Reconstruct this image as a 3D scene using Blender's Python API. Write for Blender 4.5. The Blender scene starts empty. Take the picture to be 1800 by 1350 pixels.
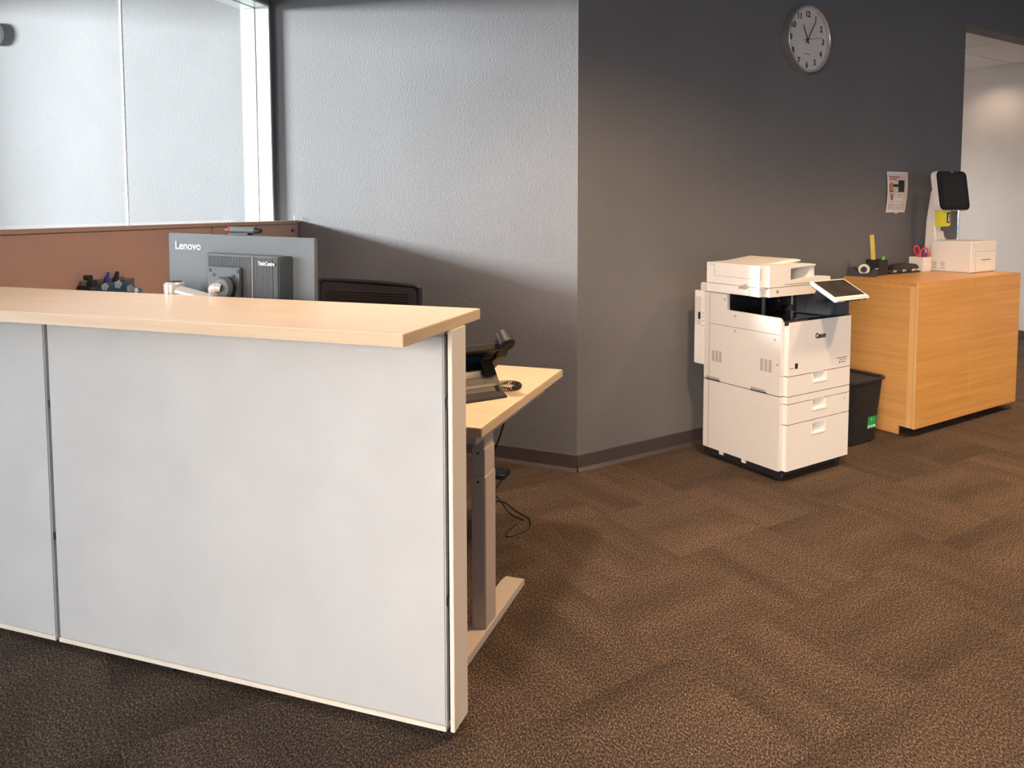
import bpy, bmesh, math, random
from mathutils import Vector, Matrix
random.seed(7)
PI = math.pi
sc = bpy.context.scene
COL = sc.collection

# ------------------------------------------------------------------ frames
class F:
    """a plan frame: origin on the floor, x along, y into the scene"""
    def __init__(s, ox, oy, deg):
        s.o = Vector((ox, oy, 0)); s.a = math.radians(deg)
        s.x = Vector((math.cos(s.a), math.sin(s.a), 0)); s.y = Vector((-math.sin(s.a), math.cos(s.a), 0))
    def w(s, x, y, z=0): return s.o + s.x * x + s.y * y + Vector((0, 0, z))
K = F(-.211, 1.949, -18.22)      # reception counter (front face on y = 0)
R = F(.226, 4.012, 33.28)        # dark wall on the right (wall face on y = 0)
L = F(.226, 4.012, -23.4)        # grey wall behind the desk (wall face on y = 0)
M = F(-1.262, 2.652, -22.0)      # monitor back
_p = K.w(-.2, .74)
PH = F(_p.x, _p.y, 31.8)         # desk phone

# ------------------------------------------------------------------ camera
cd = bpy.data.cameras.new('camera'); cam = bpy.data.objects.new('camera', cd); COL.objects.link(cam)
cam.location = (0, 0, 1.42); cam.rotation_euler = (math.radians(90 - 3.93), 0, 0)
cd.sensor_fit = 'HORIZONTAL'; cd.sensor_width = 36.0; cd.lens = 1352 / 1800 * 36
cd.shift_x = (900 - 939.2) / 1800; cd.shift_y = -(675 - 452.1) / 1800
cd.clip_start = .02
sc.camera = cam
# ------------------------------------------------------------------ view, world, lights
sc.view_settings.view_transform = 'Standard'; sc.view_settings.look = 'None'
sc.view_settings.gamma = 1; sc.view_settings.use_curve_mapping = False
sc.view_settings.exposure = 0.0
wd = bpy.data.worlds.new('world'); sc.world = wd; wd.use_nodes = True
wd.node_tree.nodes['Background'].inputs[0].default_value = (.42, .70, 1, 1)
wd.node_tree.nodes['Background'].inputs[1].default_value = 1.1

def area(name, loc, target, sx, sy, power, color, spread=180):
    ld = bpy.data.lights.new(name, 'AREA'); ld.shape = 'RECTANGLE'; ld.size = sx; ld.size_y = sy
    ld.energy = power; ld.color = color; ld.spread = math.radians(spread)
    o = bpy.data.objects.new(name, ld); COL.objects.link(o); o.location = loc
    o.rotation_euler = (Vector(target) - Vector(loc)).to_track_quat('-Z', 'Y').to_euler()
    return o
def spot(name, loc, power, color, size, blend, rad):
    ld = bpy.data.lights.new(name, 'SPOT'); ld.energy = power; ld.color = color
    ld.spot_size = math.radians(size); ld.spot_blend = blend; ld.shadow_soft_size = rad
    o = bpy.data.objects.new(name, ld); COL.objects.link(o); o.location = loc
    return o
COOL = (.955, .975, 1.0); WARM = (1.0, .72, .47)
CEIL = 3.12
# cool daylight from outside, low through the long window and over the side screen
area('daylight_office', K.w(-15.0, -1.9, 3.68), K.w(-2.0, 1.2, 1.3), 3.6, 1.2, 12500, COOL)
# softer daylight of the same window
area('daylight_lobby', K.w(-6.28, -3.6, 1.75), K.w(0, -2.6, 1.3), 3.6, 2.0, 370, (.88, .95, 1.0))
# added warm fill behind the viewer; narrow spread leaves the upper wall dark
area('fill_back', K.w(.4, -6.75, 2.05), (2.3, 4.9, -.35), 3.6, 1.3, 36, (1, .84, .72), 38)
# warm recessed ceiling lamps
LAMPS = [(0, -1.7), (2.2, -1.9), (4.4, -1.9), (.3, -3.6), (2.5, -3.9)]
for lx, ly in LAMPS:
    spot('downlight_near' if ly > -3 else 'downlight_rear', R.w(lx, ly, CEIL - .03), 400 if ly > -3 else (190 if lx < 1 else 90), (1, .67, .38), 132 if lx == 0 else 118, .85, .15)
d_ = K.w(-.55, .75) - R.o; LAMPS.append((d_.dot(R.x), d_.dot(R.y)))
spot('downlight_desk', K.w(-.55, .75, CEIL - .03), 205, (1, .76, .60), 118, .8, .12)
LAMPS_FAR = [(5.98, .98), (4.7, 1.6)]
for lx, ly in LAMPS_FAR:
    spot('downlight_far', R.w(lx, ly, 2.86), 14 if lx > 5.5 else 230, (1.0, .74, .55) if lx > 5.5 else (1.0, .90, .84), 138, .8, .07)
area('fill_far', R.w(4.4, 4.85, 1.5), R.w(5.4, 0, 2.6), 1.8, 1.6, 75, (1, .86, .78))  # added fill that brightens the far ceiling, no window behind it

# ------------------------------------------------------------------ materials
def nt(name):
    m = bpy.data.materials.new(name); m.use_nodes = True
    return m, m.node_tree.nodes, m.node_tree.links, m.node_tree.nodes['Principled BSDF']
def mat(name, col, rough=.5, metal=0, var=.04, scale=30, bump=0, bscale=200, spec=.5, emis=None, stretch=None, coat=0):
    m, n, l, b = nt(name)
    b.inputs['Roughness'].default_value = rough; b.inputs['Metallic'].default_value = metal
    b.inputs['Specular IOR Level'].default_value = spec
    if coat: b.inputs['Coat Weight'].default_value = coat; b.inputs['Coat Roughness'].default_value = .12
    tc = n.new('ShaderNodeTexCoord'); mp = n.new('ShaderNodeMapping'); l.new(tc.outputs['Object'], mp.inputs[0])
    if stretch: mp.inputs['Scale'].default_value = stretch
    nz = n.new('ShaderNodeTexNoise'); nz.inputs['Scale'].default_value = scale; nz.inputs['Detail'].default_value = 5
    l.new(mp.outputs[0], nz.inputs['Vector'])
    cr = n.new('ShaderNodeValToRGB')
    cr.color_ramp.elements[0].position = .3; cr.color_ramp.elements[1].position = .7
    cr.color_ramp.elements[0].color = tuple(c * (1 - var) for c in col) + (1,)
    cr.color_ramp.elements[1].color = tuple(min(1, c * (1 + var)) for c in col) + (1,)
    l.new(nz.outputs['Fac'], cr.inputs[0]); l.new(cr.outputs[0], b.inputs['Base Color'])
    if bump:
        n2 = n.new('ShaderNodeTexNoise'); n2.inputs['Scale'].default_value = bscale; n2.inputs['Detail'].default_value = 3
        l.new(tc.outputs['Object'], n2.inputs['Vector'])
        bp = n.new('ShaderNodeBump'); bp.inputs['Strength'].default_value = bump; bp.inputs['Distance'].default_value = .004
        l.new(n2.outputs['Fac'], bp.inputs['Height']); l.new(bp.outputs[0], b.inputs['Normal'])
    if emis:
        b.inputs['Emission Color'].default_value = emis[:3] + (1,); b.inputs['Emission Strength'].default_value = emis[3]
    return m
def wood(name, col, dark, rough=.35, axis='x', coat=0, scale=1.0):
    m, n, l, b = nt(name)
    b.inputs['Roughness'].default_value = rough
    if coat: b.inputs['Coat Weight'].default_value = coat; b.inputs['Coat Roughness'].default_value = .15
    tc = n.new('ShaderNodeTexCoord'); mp = n.new('ShaderNodeMapping'); l.new(tc.outputs['Object'], mp.inputs[0])
    s = [40, 40, 40]; s['xyz'.index(axis)] = 1.3
    mp.inputs['Scale'].default_value = [k * scale for k in s]
    nz = n.new('ShaderNodeTexNoise'); nz.inputs['Scale'].default_value = 1.0; nz.inputs['Detail'].default_value = 6; nz.inputs['Distortion'].default_value = .6
    l.new(mp.outputs[0], nz.inputs['Vector'])
    cr = n.new('ShaderNodeValToRGB'); cr.color_ramp.elements[0].position = .28; cr.color_ramp.elements[1].position = .66
    cr.color_ramp.elements[0].color = dark + (1,); cr.color_ramp.elements[1].color = col + (1,)
    l.new(nz.outputs['Fac'], cr.inputs[0])
    n3 = n.new('ShaderNodeTexNoise'); n3.inputs['Scale'].default_value = 3.0; l.new(tc.outputs['Object'], n3.inputs['Vector'])
    mx = n.new('ShaderNodeMix'); mx.data_type = 'RGBA'; mx.blend_type = 'MULTIPLY'
    cr2 = n.new('ShaderNodeValToRGB'); cr2.color_ramp.elements[0].color = (.86, .84, .82, 1); cr2.color_ramp.elements[1].color = (1, 1, 1, 1)
    l.new(n3.outputs['Fac'], cr2.inputs[0]); mx.inputs['Factor'].default_value = 1
    l.new(cr.outputs[0], mx.inputs['A']); l.new(cr2.outputs[0], mx.inputs['B']); l.new(mx.outputs['Result'], b.inputs['Base Color'])
    return m
def paint(name, col, rough=.55, bump=.6):
    m, n, l, b = nt(name)
    b.inputs['Roughness'].default_value = .8; b.inputs['Specular IOR Level'].default_value = .2; b.inputs['Base Color'].default_value = col + (1,)
    tc = n.new('ShaderNodeTexCoord')
    n1 = n.new('ShaderNodeTexNoise'); n1.inputs['Scale'].default_value = 95; n1.inputs['Detail'].default_value = 2
    n2 = n.new('ShaderNodeTexNoise'); n2.inputs['Scale'].default_value = 1.4; n2.inputs['Detail'].default_value = 4
    l.new(tc.outputs['Object'], n1.inputs['Vector']); l.new(tc.outputs['Object'], n2.inputs['Vector'])
    cr = n.new('ShaderNodeValToRGB'); cr.color_ramp.elements[0].position = .3; cr.color_ramp.elements[1].position = .7
    cr.color_ramp.elements[0].color = tuple(c * .94 for c in col) + (1,); cr.color_ramp.elements[1].color = tuple(c * 1.05 for c in col) + (1,)
    l.new(n2.outputs['Fac'], cr.inputs[0]); l.new(cr.outputs[0], b.inputs['Base Color'])
    bp = n.new('ShaderNodeBump'); bp.inputs['Strength'].default_value = bump; bp.inputs['Distance'].default_value = .004
    l.new(n1.outputs['Fac'], bp.inputs['Height']); l.new(bp.outputs[0], b.inputs['Normal'])
    return m
def carpet_mat():
    m, n, l, b = nt('carpet')
    b.inputs['Roughness'].default_value = .95; b.inputs['Specular IOR Level'].default_value = .15
    tc = n.new('ShaderNodeTexCoord'); oi = n.new('ShaderNodeObjectInfo')
    geo = n.new('ShaderNodeNewGeometry')
    # short speckles of light and dark yarn
    mp = n.new('ShaderNodeMapping'); mp.inputs['Rotation'].default_value = (0, 0, math.radians(33.28)); mp.inputs['Scale'].default_value = (1, .55, 1)
    l.new(geo.outputs['Position'], mp.inputs[0])
    n1 = n.new('ShaderNodeTexNoise'); n1.inputs['Scale'].default_value = 210; n1.inputs['Detail'].default_value = 3; n1.inputs['Roughness'].default_value = .7
    l.new(mp.outputs[0], n1.inputs['Vector'])
    cr = n.new('ShaderNodeValToRGB'); e = cr.color_ramp.elements
    e[0].position = .38; e[0].color = (.022, .0150, .0112, 1); e[1].position = .66; e[1].color = (.25, .178, .128, 1)
    k = e.new(.50); k.color = (.066, .0445, .0310, 1)
    l.new(n1.outputs['Fac'], cr.inputs[0])
    # woven rows in one direction or the other, tile by tile, plus soft patches
    wv = n.new('ShaderNodeTexWave'); wv.inputs['Scale'].default_value = 60; wv.inputs['Distortion'].default_value = 1.2; wv.inputs['Detail'].default_value = 1
    l.new(tc.outputs['Object'], wv.inputs['Vector'])
    n2 = n.new('ShaderNodeTexNoise'); n2.inputs['Scale'].default_value = 1.0; n2.inputs['Detail'].default_value = 4
    mp2 = n.new('ShaderNodeMapping'); mp2.inputs['Scale'].default_value = (.9, 5.5, 1); l.new(tc.outputs['Object'], mp2.inputs[0])
    ad = n.new('ShaderNodeVectorMath'); ad.operation = 'ADD'; l.new(mp2.outputs[0], ad.inputs[0])
    sc_ = n.new('ShaderNodeVectorMath'); sc_.operation = 'SCALE'; l.new(oi.outputs['Location'], sc_.inputs[0]); sc_.inputs['Scale'].default_value = 7.3
    l.new(sc_.outputs[0], ad.inputs[1]); l.new(ad.outputs[0], n2.inputs['Vector'])
    mr = n.new('ShaderNodeMapRange'); mr.inputs['From Min'].default_value = .3; mr.inputs['From Max'].default_value = .7; mr.inputs['To Min'].default_value = .70; mr.inputs['To Max'].default_value = 1.28
    l.new(n2.outputs['Fac'], mr.inputs['Value'])
    mr2 = n.new('ShaderNodeMapRange'); mr2.inputs['To Min'].default_value = .90; mr2.inputs['To Max'].default_value = 1.10; l.new(oi.outputs['Random'], mr2.inputs['Value'])
    mr3 = n.new('ShaderNodeMapRange'); mr3.inputs['To Min'].default_value = .9; mr3.inputs['To Max'].default_value = 1.1; l.new(wv.outputs['Fac'], mr3.inputs['Value'])
    a = n.new('ShaderNodeMath'); a.operation = 'MULTIPLY'; l.new(mr.outputs[0], a.inputs[0]); l.new(mr2.outputs[0], a.inputs[1])
    a2 = n.new('ShaderNodeMath'); a2.operation = 'MULTIPLY'; l.new(a.outputs[0], a2.inputs[0]); l.new(mr3.outputs[0], a2.inputs[1])
    mx = n.new('ShaderNodeVectorMath'); mx.operation = 'SCALE'; l.new(cr.outputs[0], mx.inputs[0]); l.new(a2.outputs[0], mx.inputs['Scale'])
    l.new(mx.outputs[0], b.inputs['Base Color'])
    bp = n.new('ShaderNodeBump'); bp.inputs['Strength'].default_value = .8; bp.inputs['Distance'].default_value = .006
    l.new(n1.outputs['Fac'], bp.inputs['Height']); l.new(bp.outputs[0], b.inputs['Normal'])
    return m
def glass_mat(name, tint, gloss=.06, rough=.0):
    m = bpy.data.materials.new(name); m.use_nodes = True; n = m.node_tree.nodes; l = m.node_tree.links; n.clear()
    o = n.new('ShaderNodeOutputMaterial'); t = n.new('ShaderNodeBsdfTransparent'); g = n.new('ShaderNodeBsdfGlossy'); x = n.new('ShaderNodeMixShader')
    t.inputs[0].default_value = tint + (1,); g.inputs['Roughness'].default_value = rough; g.inputs['Color'].default_value = (1, 1, 1, 1)
    lw = n.new('ShaderNodeLayerWeight'); lw.inputs['Blend'].default_value = .5
    pw = n.new('ShaderNodeMath'); pw.operation = 'POWER'; pw.inputs[1].default_value = 5; l.new(lw.outputs['Facing'], pw.inputs[0])
    ml = n.new('ShaderNodeMath'); ml.operation = 'MULTIPLY_ADD'; ml.inputs[1].default_value = .6; ml.inputs[2].default_value = gloss; ml.use_clamp = True; l.new(pw.outputs[0], ml.inputs[0])
    l.new(ml.outputs[0], x.inputs[0]); l.new(t.outputs[0], x.inputs[1]); l.new(g.outputs[0], x.inputs[2]); l.new(x.outputs[0], o.inputs[0])
    return m
MT = {}
MT['wall'] = paint('wall_paint_grey', (.185, .178, .179))
MT['wall_light'] = paint('wall_paint_light', (.62, .60, .58), .6, .1)
MT['ceiling'] = mat('ceiling_white', (.72, .71, .69), .9, bump=.2, bscale=400)
MT['ceil_main'] = mat('ceiling_dim', (.45, .45, .46), .9)
MT['grid'] = mat('ceiling_grid', (.32, .30, .28), .6)
MT['base'] = mat('baseboard_rubber', (.075, .058, .056), .45, var=.06)
MT['carpet'] = carpet_mat()
MT['underlay'] = mat('underlay', (.05, .04, .034), .95)
MT['fabric'] = mat('panel_fabric', (.585, .58, .57), .9, var=.035, scale=5, bump=.12, bscale=700)
MT['cream'] = mat('cream_metal', (.90, .80, .68), .45, var=.02)
MT['shadowgap'] = mat('dark_frame', (.05, .05, .052), .6)
MT['maple'] = wood('maple_laminate', (.87, .72, .55), (.79, .63, .46), .30, 'x', coat=.0)
MT['maple_edge'] = wood('maple_edge', (.80, .62, .42), (.70, .50, .31), .4, 'x')
MT['maple_end'] = wood('maple_edge_end', (.80, .60, .38), (.70, .49, .28), .4, 'y')
MT['desk'] = wood('desk_laminate', (.80, .63, .41), (.75, .57, .36), .4, 'x')
MT['cabinet'] = wood('cabinet_maple', (.72, .37, .105), (.60, .29, .072), .38, 'x', coat=.1)
MT['edge_highlight'] = wood('cabinet_maple_highlight', (.88, .56, .25), (.80, .48, .19), .38, 'z')  # edge band wood, made paler to carry the edge highlight
MT['cabinet_side'] = wood('cabinet_maple_side', (.78, .43, .145), (.66, .34, .10), .38, 'y', coat=.1)
MT['taupe'] = mat('taupe_steel', (.56, .45, .38), .42, var=.02)
MT['taupe2'] = mat('pale_steel', (.62, .53, .46), .42, var=.02)
MT['brown'] = mat('brown_panel', (.46, .285, .22), .55, var=.04, scale=4)
MT['brown_trim'] = mat('brown_trim', (.44, .28, .21), .45, var=.03)
MT['sill'] = mat('white_sill', (.78, .80, .79), .35, var=.02)
MT['jamb'] = mat('pale_jamb', (.70, .72, .69), .22, var=.03)
MT['black'] = mat('black_plastic', (.018, .018, .020), .4, var=.1)
MT['black_gloss'] = mat('black_gloss', (.006, .0065, .009), .12, var=.05)
MT['navy'] = mat('smoky_plastic', (.035, .038, .05), .25, var=.1)
MT['brownblack'] = mat('phone_plastic', (.028, .020, .016), .5, var=.08)
MT['rubber'] = mat('dark_rubber', (.02, .02, .022), .7)
MT['graphite'] = mat('graphite_plastic', (.16, .18, .195), .5, var=.05, scale=8)
MT['graphite_d'] = mat('graphite_ribbed', (.085, .095, .10), .42, var=.05)
MT['white_pl'] = mat('white_plastic', (.82, .785, .745), .36, var=.012)
MT['white_pl2'] = mat('offwhite_plastic', (.68, .645, .605), .4, var=.012)
MT['line'] = mat('seam_grey', (.30, .26, .23), .6)
MT['ink'] = mat('dark_ink', (.02, .016, .016), .5)
MT['ink_grey'] = mat('grey_ink', (.36, .34, .33), .6)
MT['ink_red'] = mat('rust_ink', (.36, .10, .06), .6)
MT['white_ink'] = mat('white_ink', (.88, .88, .88), .5)
MT['steel'] = mat('brushed_steel', (.78, .77, .76), .36, metal=1, var=.04)
MT['chrome'] = mat('chrome', (.8, .8, .8), .08, metal=1)
MT['silver'] = mat('silver_paint', (.70, .68, .65), .3, metal=.35, var=.02)
MT['mesh'] = mat('chair_mesh', (.022, .018, .024), .8, var=.2, scale=120)
MT['glass'] = glass_mat('clear_glass', (.955, .985, .985), .05)
MT['clearplastic'] = glass_mat('clear_plastic', (.80, .86, .90), .07, .1)
MT['lens'] = glass_mat('clock_lens', (.97, .96, .95), .03, .02)
MT['clockface'] = mat('clock_face', (.93, .89, .85), .6, var=.02, scale=3)
MT['paper'] = mat('poster_paper', (.78, .66, .60), .7, var=.03)
MT['paper_w'] = mat('paper_white', (.86, .82, .78), .7, var=.02)
MT['photo_dark'] = mat('print_dark', (.03, .03, .045), .6, var=.5, scale=60)
MT['photo_warm'] = mat('print_warm', (.55, .25, .10), .6, var=.4, scale=60)
MT['photo_pale'] = mat('print_pale', (.70, .58, .50), .6, var=.2, scale=60)
MT['yellow'] = mat('yellow_plastic', (.75, .72, .05), .35)
MT['yellow_d'] = mat('amber_plastic', (.55, .40, .02), .3)
MT['green'] = mat('green_plastic', (.12, .62, .05), .35)
MT['green_lab'] = mat('green_label', (.01, .33, .09), .4)
MT['pink'] = mat('red_pink_plastic', (.72, .03, .08), .35)
MT['blue'] = mat('blue_plastic', (.02, .06, .45), .35)
MT['blue_l'] = mat('slate_blue_cloth', (.10, .17, .26), .7, var=.25, scale=40)
MT['orange'] = mat('orange_plastic', (.75, .20, .03), .4)
MT['red'] = mat('red_plastic', (.6, .03, .03), .4)
MT['tape'] = mat('clear_tape_roll', (.78, .74, .66), .3)
MT['screen'] = mat('dark_screen', (.016, .0145, .014), .14, var=.1)
MT['screen_p'] = mat('panel_screen', (.045, .040, .038), .22, var=.25, scale=12)
MT['lamp_lens'] = mat('lamp_lens', (.9, .85, .78), .5, emis=(1, .75, .5, 3.0))
MT['white_frame'] = mat('window_frame', (.6, .6, .6), .4)

# ------------------------------------------------------------------ mesh builder
class B:
    def __init__(s): s.bm = bmesh.new()
    def _add(s, t, mx=None):
        if mx is not None: bmesh.ops.transform(t, matrix=mx, verts=t.verts)
        me = bpy.data.meshes.new('t'); t.to_mesh(me); t.free(); s.bm.from_mesh(me); bpy.data.meshes.remove(me); return s
    def box(s, x0, x1, y0, y1, z0, z1, bev=0, seg=2, mx=None):
        t = bmesh.new(); bmesh.ops.create_cube(t, size=1)
        for v in t.verts:
            v.co = Vector((x0 if v.co.x < 0 else x1, y0 if v.co.y < 0 else y1, z0 if v.co.z < 0 else z1))
        if bev: bmesh.ops.bevel(t, geom=t.edges[:], offset=bev, segments=seg, affect='EDGES', clamp_overlap=True)
        return s._add(t, mx)
    def prism(s, pts, axis, a0, a1, bev=0, seg=2, mx=None, vbev=None):
        t = bmesh.new()
        def P(p, a):
            return {'x': (a, p[0], p[1]), 'y': (p[0], a, p[1]), 'z': (p[0], p[1], a)}[axis]
        v0 = [t.verts.new(P(p, a0)) for p in pts]; v1 = [t.verts.new(P(p, a1)) for p in pts]
        n = len(pts)
        t.faces.new(v0); t.faces.new(v1[::-1])
        sides = []
        for i in range(n):
            t.faces.new((v0[i], v1[i], v1[(i + 1) % n], v0[(i + 1) % n]))
        bmesh.ops.recalc_face_normals(t, faces=t.faces[:])
        if vbev:      # round chosen long edges: {index: radius}
            t.edges.ensure_lookup_table()
            for i, r in vbev.items():
                e = [e for e in t.edges if {tuple(e.verts[0].co), tuple(e.verts[1].co)} == {tuple(Vector(P(pts[i], a0))), tuple(Vector(P(pts[i], a1)))}]
                if e: bmesh.ops.bevel(t, geom=e, offset=r, segments=6, affect='EDGES', clamp_overlap=True)
        if bev: bmesh.ops.bevel(t, geom=t.edges[:], offset=bev, segments=seg, affect='EDGES', clamp_overlap=True)
        return s._add(t, mx)
    def cyl(s, c, r, h, axis='z', seg=24, r2=None, bev=0, mx=None):
        t = bmesh.new(); bmesh.ops.create_cone(t, cap_ends=True, segments=seg, radius1=r, radius2=r if r2 is None else r2, depth=h)
        if bev:
            es = [e for e in t.edges if abs(e.verts[0].co.z - e.verts[1].co.z) < 1e-6]
            bmesh.ops.bevel(t, geom=es, offset=bev, segments=3, affect='EDGES', clamp_overlap=True)
        rot = {'z': Matrix(), 'x': Matrix.Rotation(PI / 2, 4, 'Y'), 'y': Matrix.Rotation(-PI / 2, 4, 'X')}[axis]
        m = Matrix.Translation(c) @ rot
        return s._add(t, (mx @ m) if mx is not None else m)
    def sph(s, c, r, seg=20, sc3=(1, 1, 1), mx=None):
        t = bmesh.new(); bmesh.ops.create_uvsphere(t, u_segments=seg, v_segments=seg // 2, radius=r)
        m = Matrix.Translation(c) @ Matrix.Diagonal(sc3 + (1,))
        return s._add(t, (mx @ m) if mx is not None else m)
    def lathe(s, prof, c=(0, 0, 0), seg=40, axis='z', mx=None):
        t = bmesh.new(); rings = []
        for r, z in prof: rings.append([t.verts.new((r * math.cos(2 * PI * i / seg), r * math.sin(2 * PI * i / seg), z)) for i in range(seg)])
        for a, b in zip(rings, rings[1:]):
            for i in range(seg): t.faces.new((a[i], a[(i + 1) % seg], b[(i + 1) % seg], b[i]))
        bmesh.ops.recalc_face_normals(t, faces=t.faces[:])
        rot = {'z': Matrix(), 'x': Matrix.Rotation(PI / 2, 4, 'Y'), 'y': Matrix.Rotation(-PI / 2, 4, 'X')}[axis]
        m = Matrix.Translation(c) @ rot
        return s._add(t, (mx @ m) if mx is not None else m)
    def tube(s, pts, r, seg=8, mx=None, closed=False):
        t = bmesh.new(); pts = [Vector(p) for p in pts]; rings = []; n = len(pts)
        up = None
        for i, p in enumerate(pts):
            if closed: d = pts[(i + 1) % n] - pts[i - 1]
            else: d = (pts[min(i + 1, n - 1)] - pts[max(i - 1, 0)])
            d.normalize()
            if up is None: up = Vector((0, 0, 1)) if abs(d.z) < .9 else Vector((1, 0, 0))
            u = d.cross(up); u.normalize(); v = u.cross(d); up = v
            rr = r[i] if isinstance(r, (list, tuple)) else r
            rings.append([t.verts.new(p + (u * math.cos(2 * PI * k / seg) + v * math.sin(2 * PI * k / seg)) * rr) for k in range(seg)])
        m = n if closed else n - 1
        for i in range(m):
            a, b = rings[i], rings[(i + 1) % n]
            for k in range(seg): t.faces.new((a[k], a[(k + 1) % seg], b[(k + 1) % seg], b[k]))
        if not closed: t.faces.new(rings[0][::-1]); t.faces.new(rings[-1])
        bmesh.ops.recalc_face_normals(t, faces=t.faces[:])
        return s._add(t, mx)
    def quad(s, pts):
        vs = [s.bm.verts.new(p) for p in pts]; s.bm.faces.new(vs); return s
def smooth_path(pts, n=6):
    out = []; P = [Vector(p) for p in pts]
    for i in range(len(P) - 1):
        p0, p1, p2, p3 = P[max(i - 1, 0)], P[i], P[i + 1], P[min(i + 2, len(P) - 1)]
        for k in range(n):
            t = k / n
            out.append(.5 * ((2 * p1) + (p2 - p0) * t + (2 * p0 - 5 * p1 + 4 * p2 - p3) * t * t + (3 * p1 - p0 - 3 * p2 + p3) * t ** 3))
    out.append(P[-1]); return out
def finish(name, b, m, angle=38):
    me = bpy.data.meshes.new(name); b.bm.to_mesh(me); b.bm.free()
    me.materials.append(MT[m] if isinstance(m, str) else m)
    for p in me.polygons: p.use_smooth = True
    me.set_sharp_from_angle(angle=math.radians(angle))
    o = bpy.data.objects.new(name, me); COL.objects.link(o)
    if 12 < len(me.polygons) < 6000:
        wn = o.modifiers.new('weighted_normal', 'WEIGHTED_NORMAL'); wn.keep_sharp = True; wn.weight = 80
    return o
class Thing:
    """an Empty at the thing's base; parts are given in frame coordinates"""
    def __init__(s, name, label, cat, fr, org, group=None, kind=None):
        s.fr = fr; s.org = Vector(org); s.root = bpy.data.objects.new(name, None); COL.objects.link(s.root)
        s.root.location = fr.w(*org); s.root.rotation_euler = (0, 0, fr.a); s.root.empty_display_size = .05
        if kind: s.root['kind'] = kind
        if label: s.root['label'] = label
        if cat: s.root['category'] = cat
        if group: s.root['group'] = group
    def part(s, name, b, m, parent=None, label=None, angle=38):
        bmesh.ops.translate(b.bm, verts=b.bm.verts, vec=-s.org)
        o = finish(name, b, m, angle); o.parent = parent or s.root
        if label: o['label'] = label
        return o
def solo(name, label, cat, fr, org, b, m, group=None, kind=None, angle=38):
    bmesh.ops.translate(b.bm, verts=b.bm.verts, vec=-Vector(org))
    o = finish(name, b, m, angle); o.location = fr.w(*org); o.rotation_euler = (0, 0, fr.a)
    if label: o['label'] = label
    if cat: o['category'] = cat
    if group: o['group'] = group
    if kind: o['kind'] = kind
    return o
def struct(name, fr, org, b, m): return solo(name, None, None, fr, org, b, m, kind='structure')
def sub(name, b, m, root, org, label=None):
    bmesh.ops.translate(b.bm, verts=b.bm.verts, vec=-Vector(org))
    o = finish(name, b, m); o.parent = root
    if label: o['label'] = label
    return o
def text(b, body, x, z, y, size, align='LEFT', depth=.0006, bold=0, rotz=0, mx=None, squash=1):
    """flat lettering standing on a face that looks towards -y"""
    cu = bpy.data.curves.new('t', 'FONT'); cu.body = body; cu.size = size; cu.align_x = align; cu.extrude = depth; cu.offset = bold
    cu.resolution_u = 4
    o = bpy.data.objects.new('t', cu); COL.objects.link(o)
    dg = bpy.context.evaluated_depsgraph_get(); me = bpy.data.meshes.new_from_object(o.evaluated_get(dg))
    bpy.data.objects.remove(o); bpy.data.curves.remove(cu)
    t = bmesh.new(); t.from_mesh(me); bpy.data.meshes.remove(me)
    m = Matrix.Translation((x, y, z)) @ Matrix.Rotation(PI / 2, 4, 'X') @ Matrix.Rotation(rotz, 4, 'Z') @ Matrix.Diagonal((squash, 1, 1, 1))
    b._add(t, (mx @ m) if mx is not None else m); return b

# ================================================================== the setting
# ---- floor: underlay and carpet tiles laid square to the right wall
flo = struct('floor', R, (0, 0, -.02), B().box(-9, 9, -9, 8, -.06, -.008), 'underlay')
T = .5
bt = B().box(-T / 2 + .0001, T / 2 - .0001, -T / 2 + .0001, T / 2 - .0001, -.008, 0, bev=.0004, seg=1)
tile0 = None
def vis(x, y):
    p = R.w(x, y); 
    if p.y < .9: return False
    ang = math.atan2(p.x, p.y)
    return -.75 < ang < .72
spots = []
for i in range(-9, 15):
    for j in range(-9, 5):
        x = -.24 + T * (i + .5); y = -2.035 + T * (j + .5)
        if y > .2 and x < 3.7: continue
        if x > 6.6: continue
        if vis(x, y): spots.append((x, y, (i + j) % 2))
print('tiles', len(spots))
for n_, (x, y, tn) in enumerate(spots):
    if tile0 is None:
        tile0 = finish('carpet_tile', bt, 'carpet'); o = tile0
    else:
        o = tile0.copy(); COL.objects.link(o)
    o.parent = flo; o.location = (x, y, .02); o.rotation_euler = (0, 0, PI / 2 * tn + PI * random.randint(0, 1))
# the rest of the carpet, outside the view
bb = B()
for i in range(-16, 16):
    for j in range(-14, 18):
        x = -.24 + T * (i + .5); y = -2.035 + T * (j + .5)
        if (x, y, (i + j) % 2) in spots: continue
        vs = [bb.bm.verts.new((x + dx * T / 2, y + dy * T / 2, .02)) for dx, dy in ((-1, -1), (1, -1), (1, 1), (-1, 1))]
        bb.bm.faces.new(vs)
rest = finish('carpet_beyond', bb, 'carpet'); rest.parent = flo; rest['kind'] = 'stuff'

# ---- right wall with the wide opening and its header
XE, HZ, WT = 3.7246, 2.808, .145
b = B().prism([(0, 0), (XE, 0), (XE, HZ), (6.34, HZ), (6.34, CEIL), (0, CEIL)], 'y', 0, WT)
struct('wall_right', R, (0, 0, 0), b, 'wall')
b = B().box(-.001, XE + .008, -.008, 0, 0, .0894, bev=.002, seg=1)
b.prism([(-.012, 0), (-.02, 0), (-.008, .018)], 'x', 0, XE)
struct('baseboard_right', R, (0, 0, 0), b, 'base')
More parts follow.
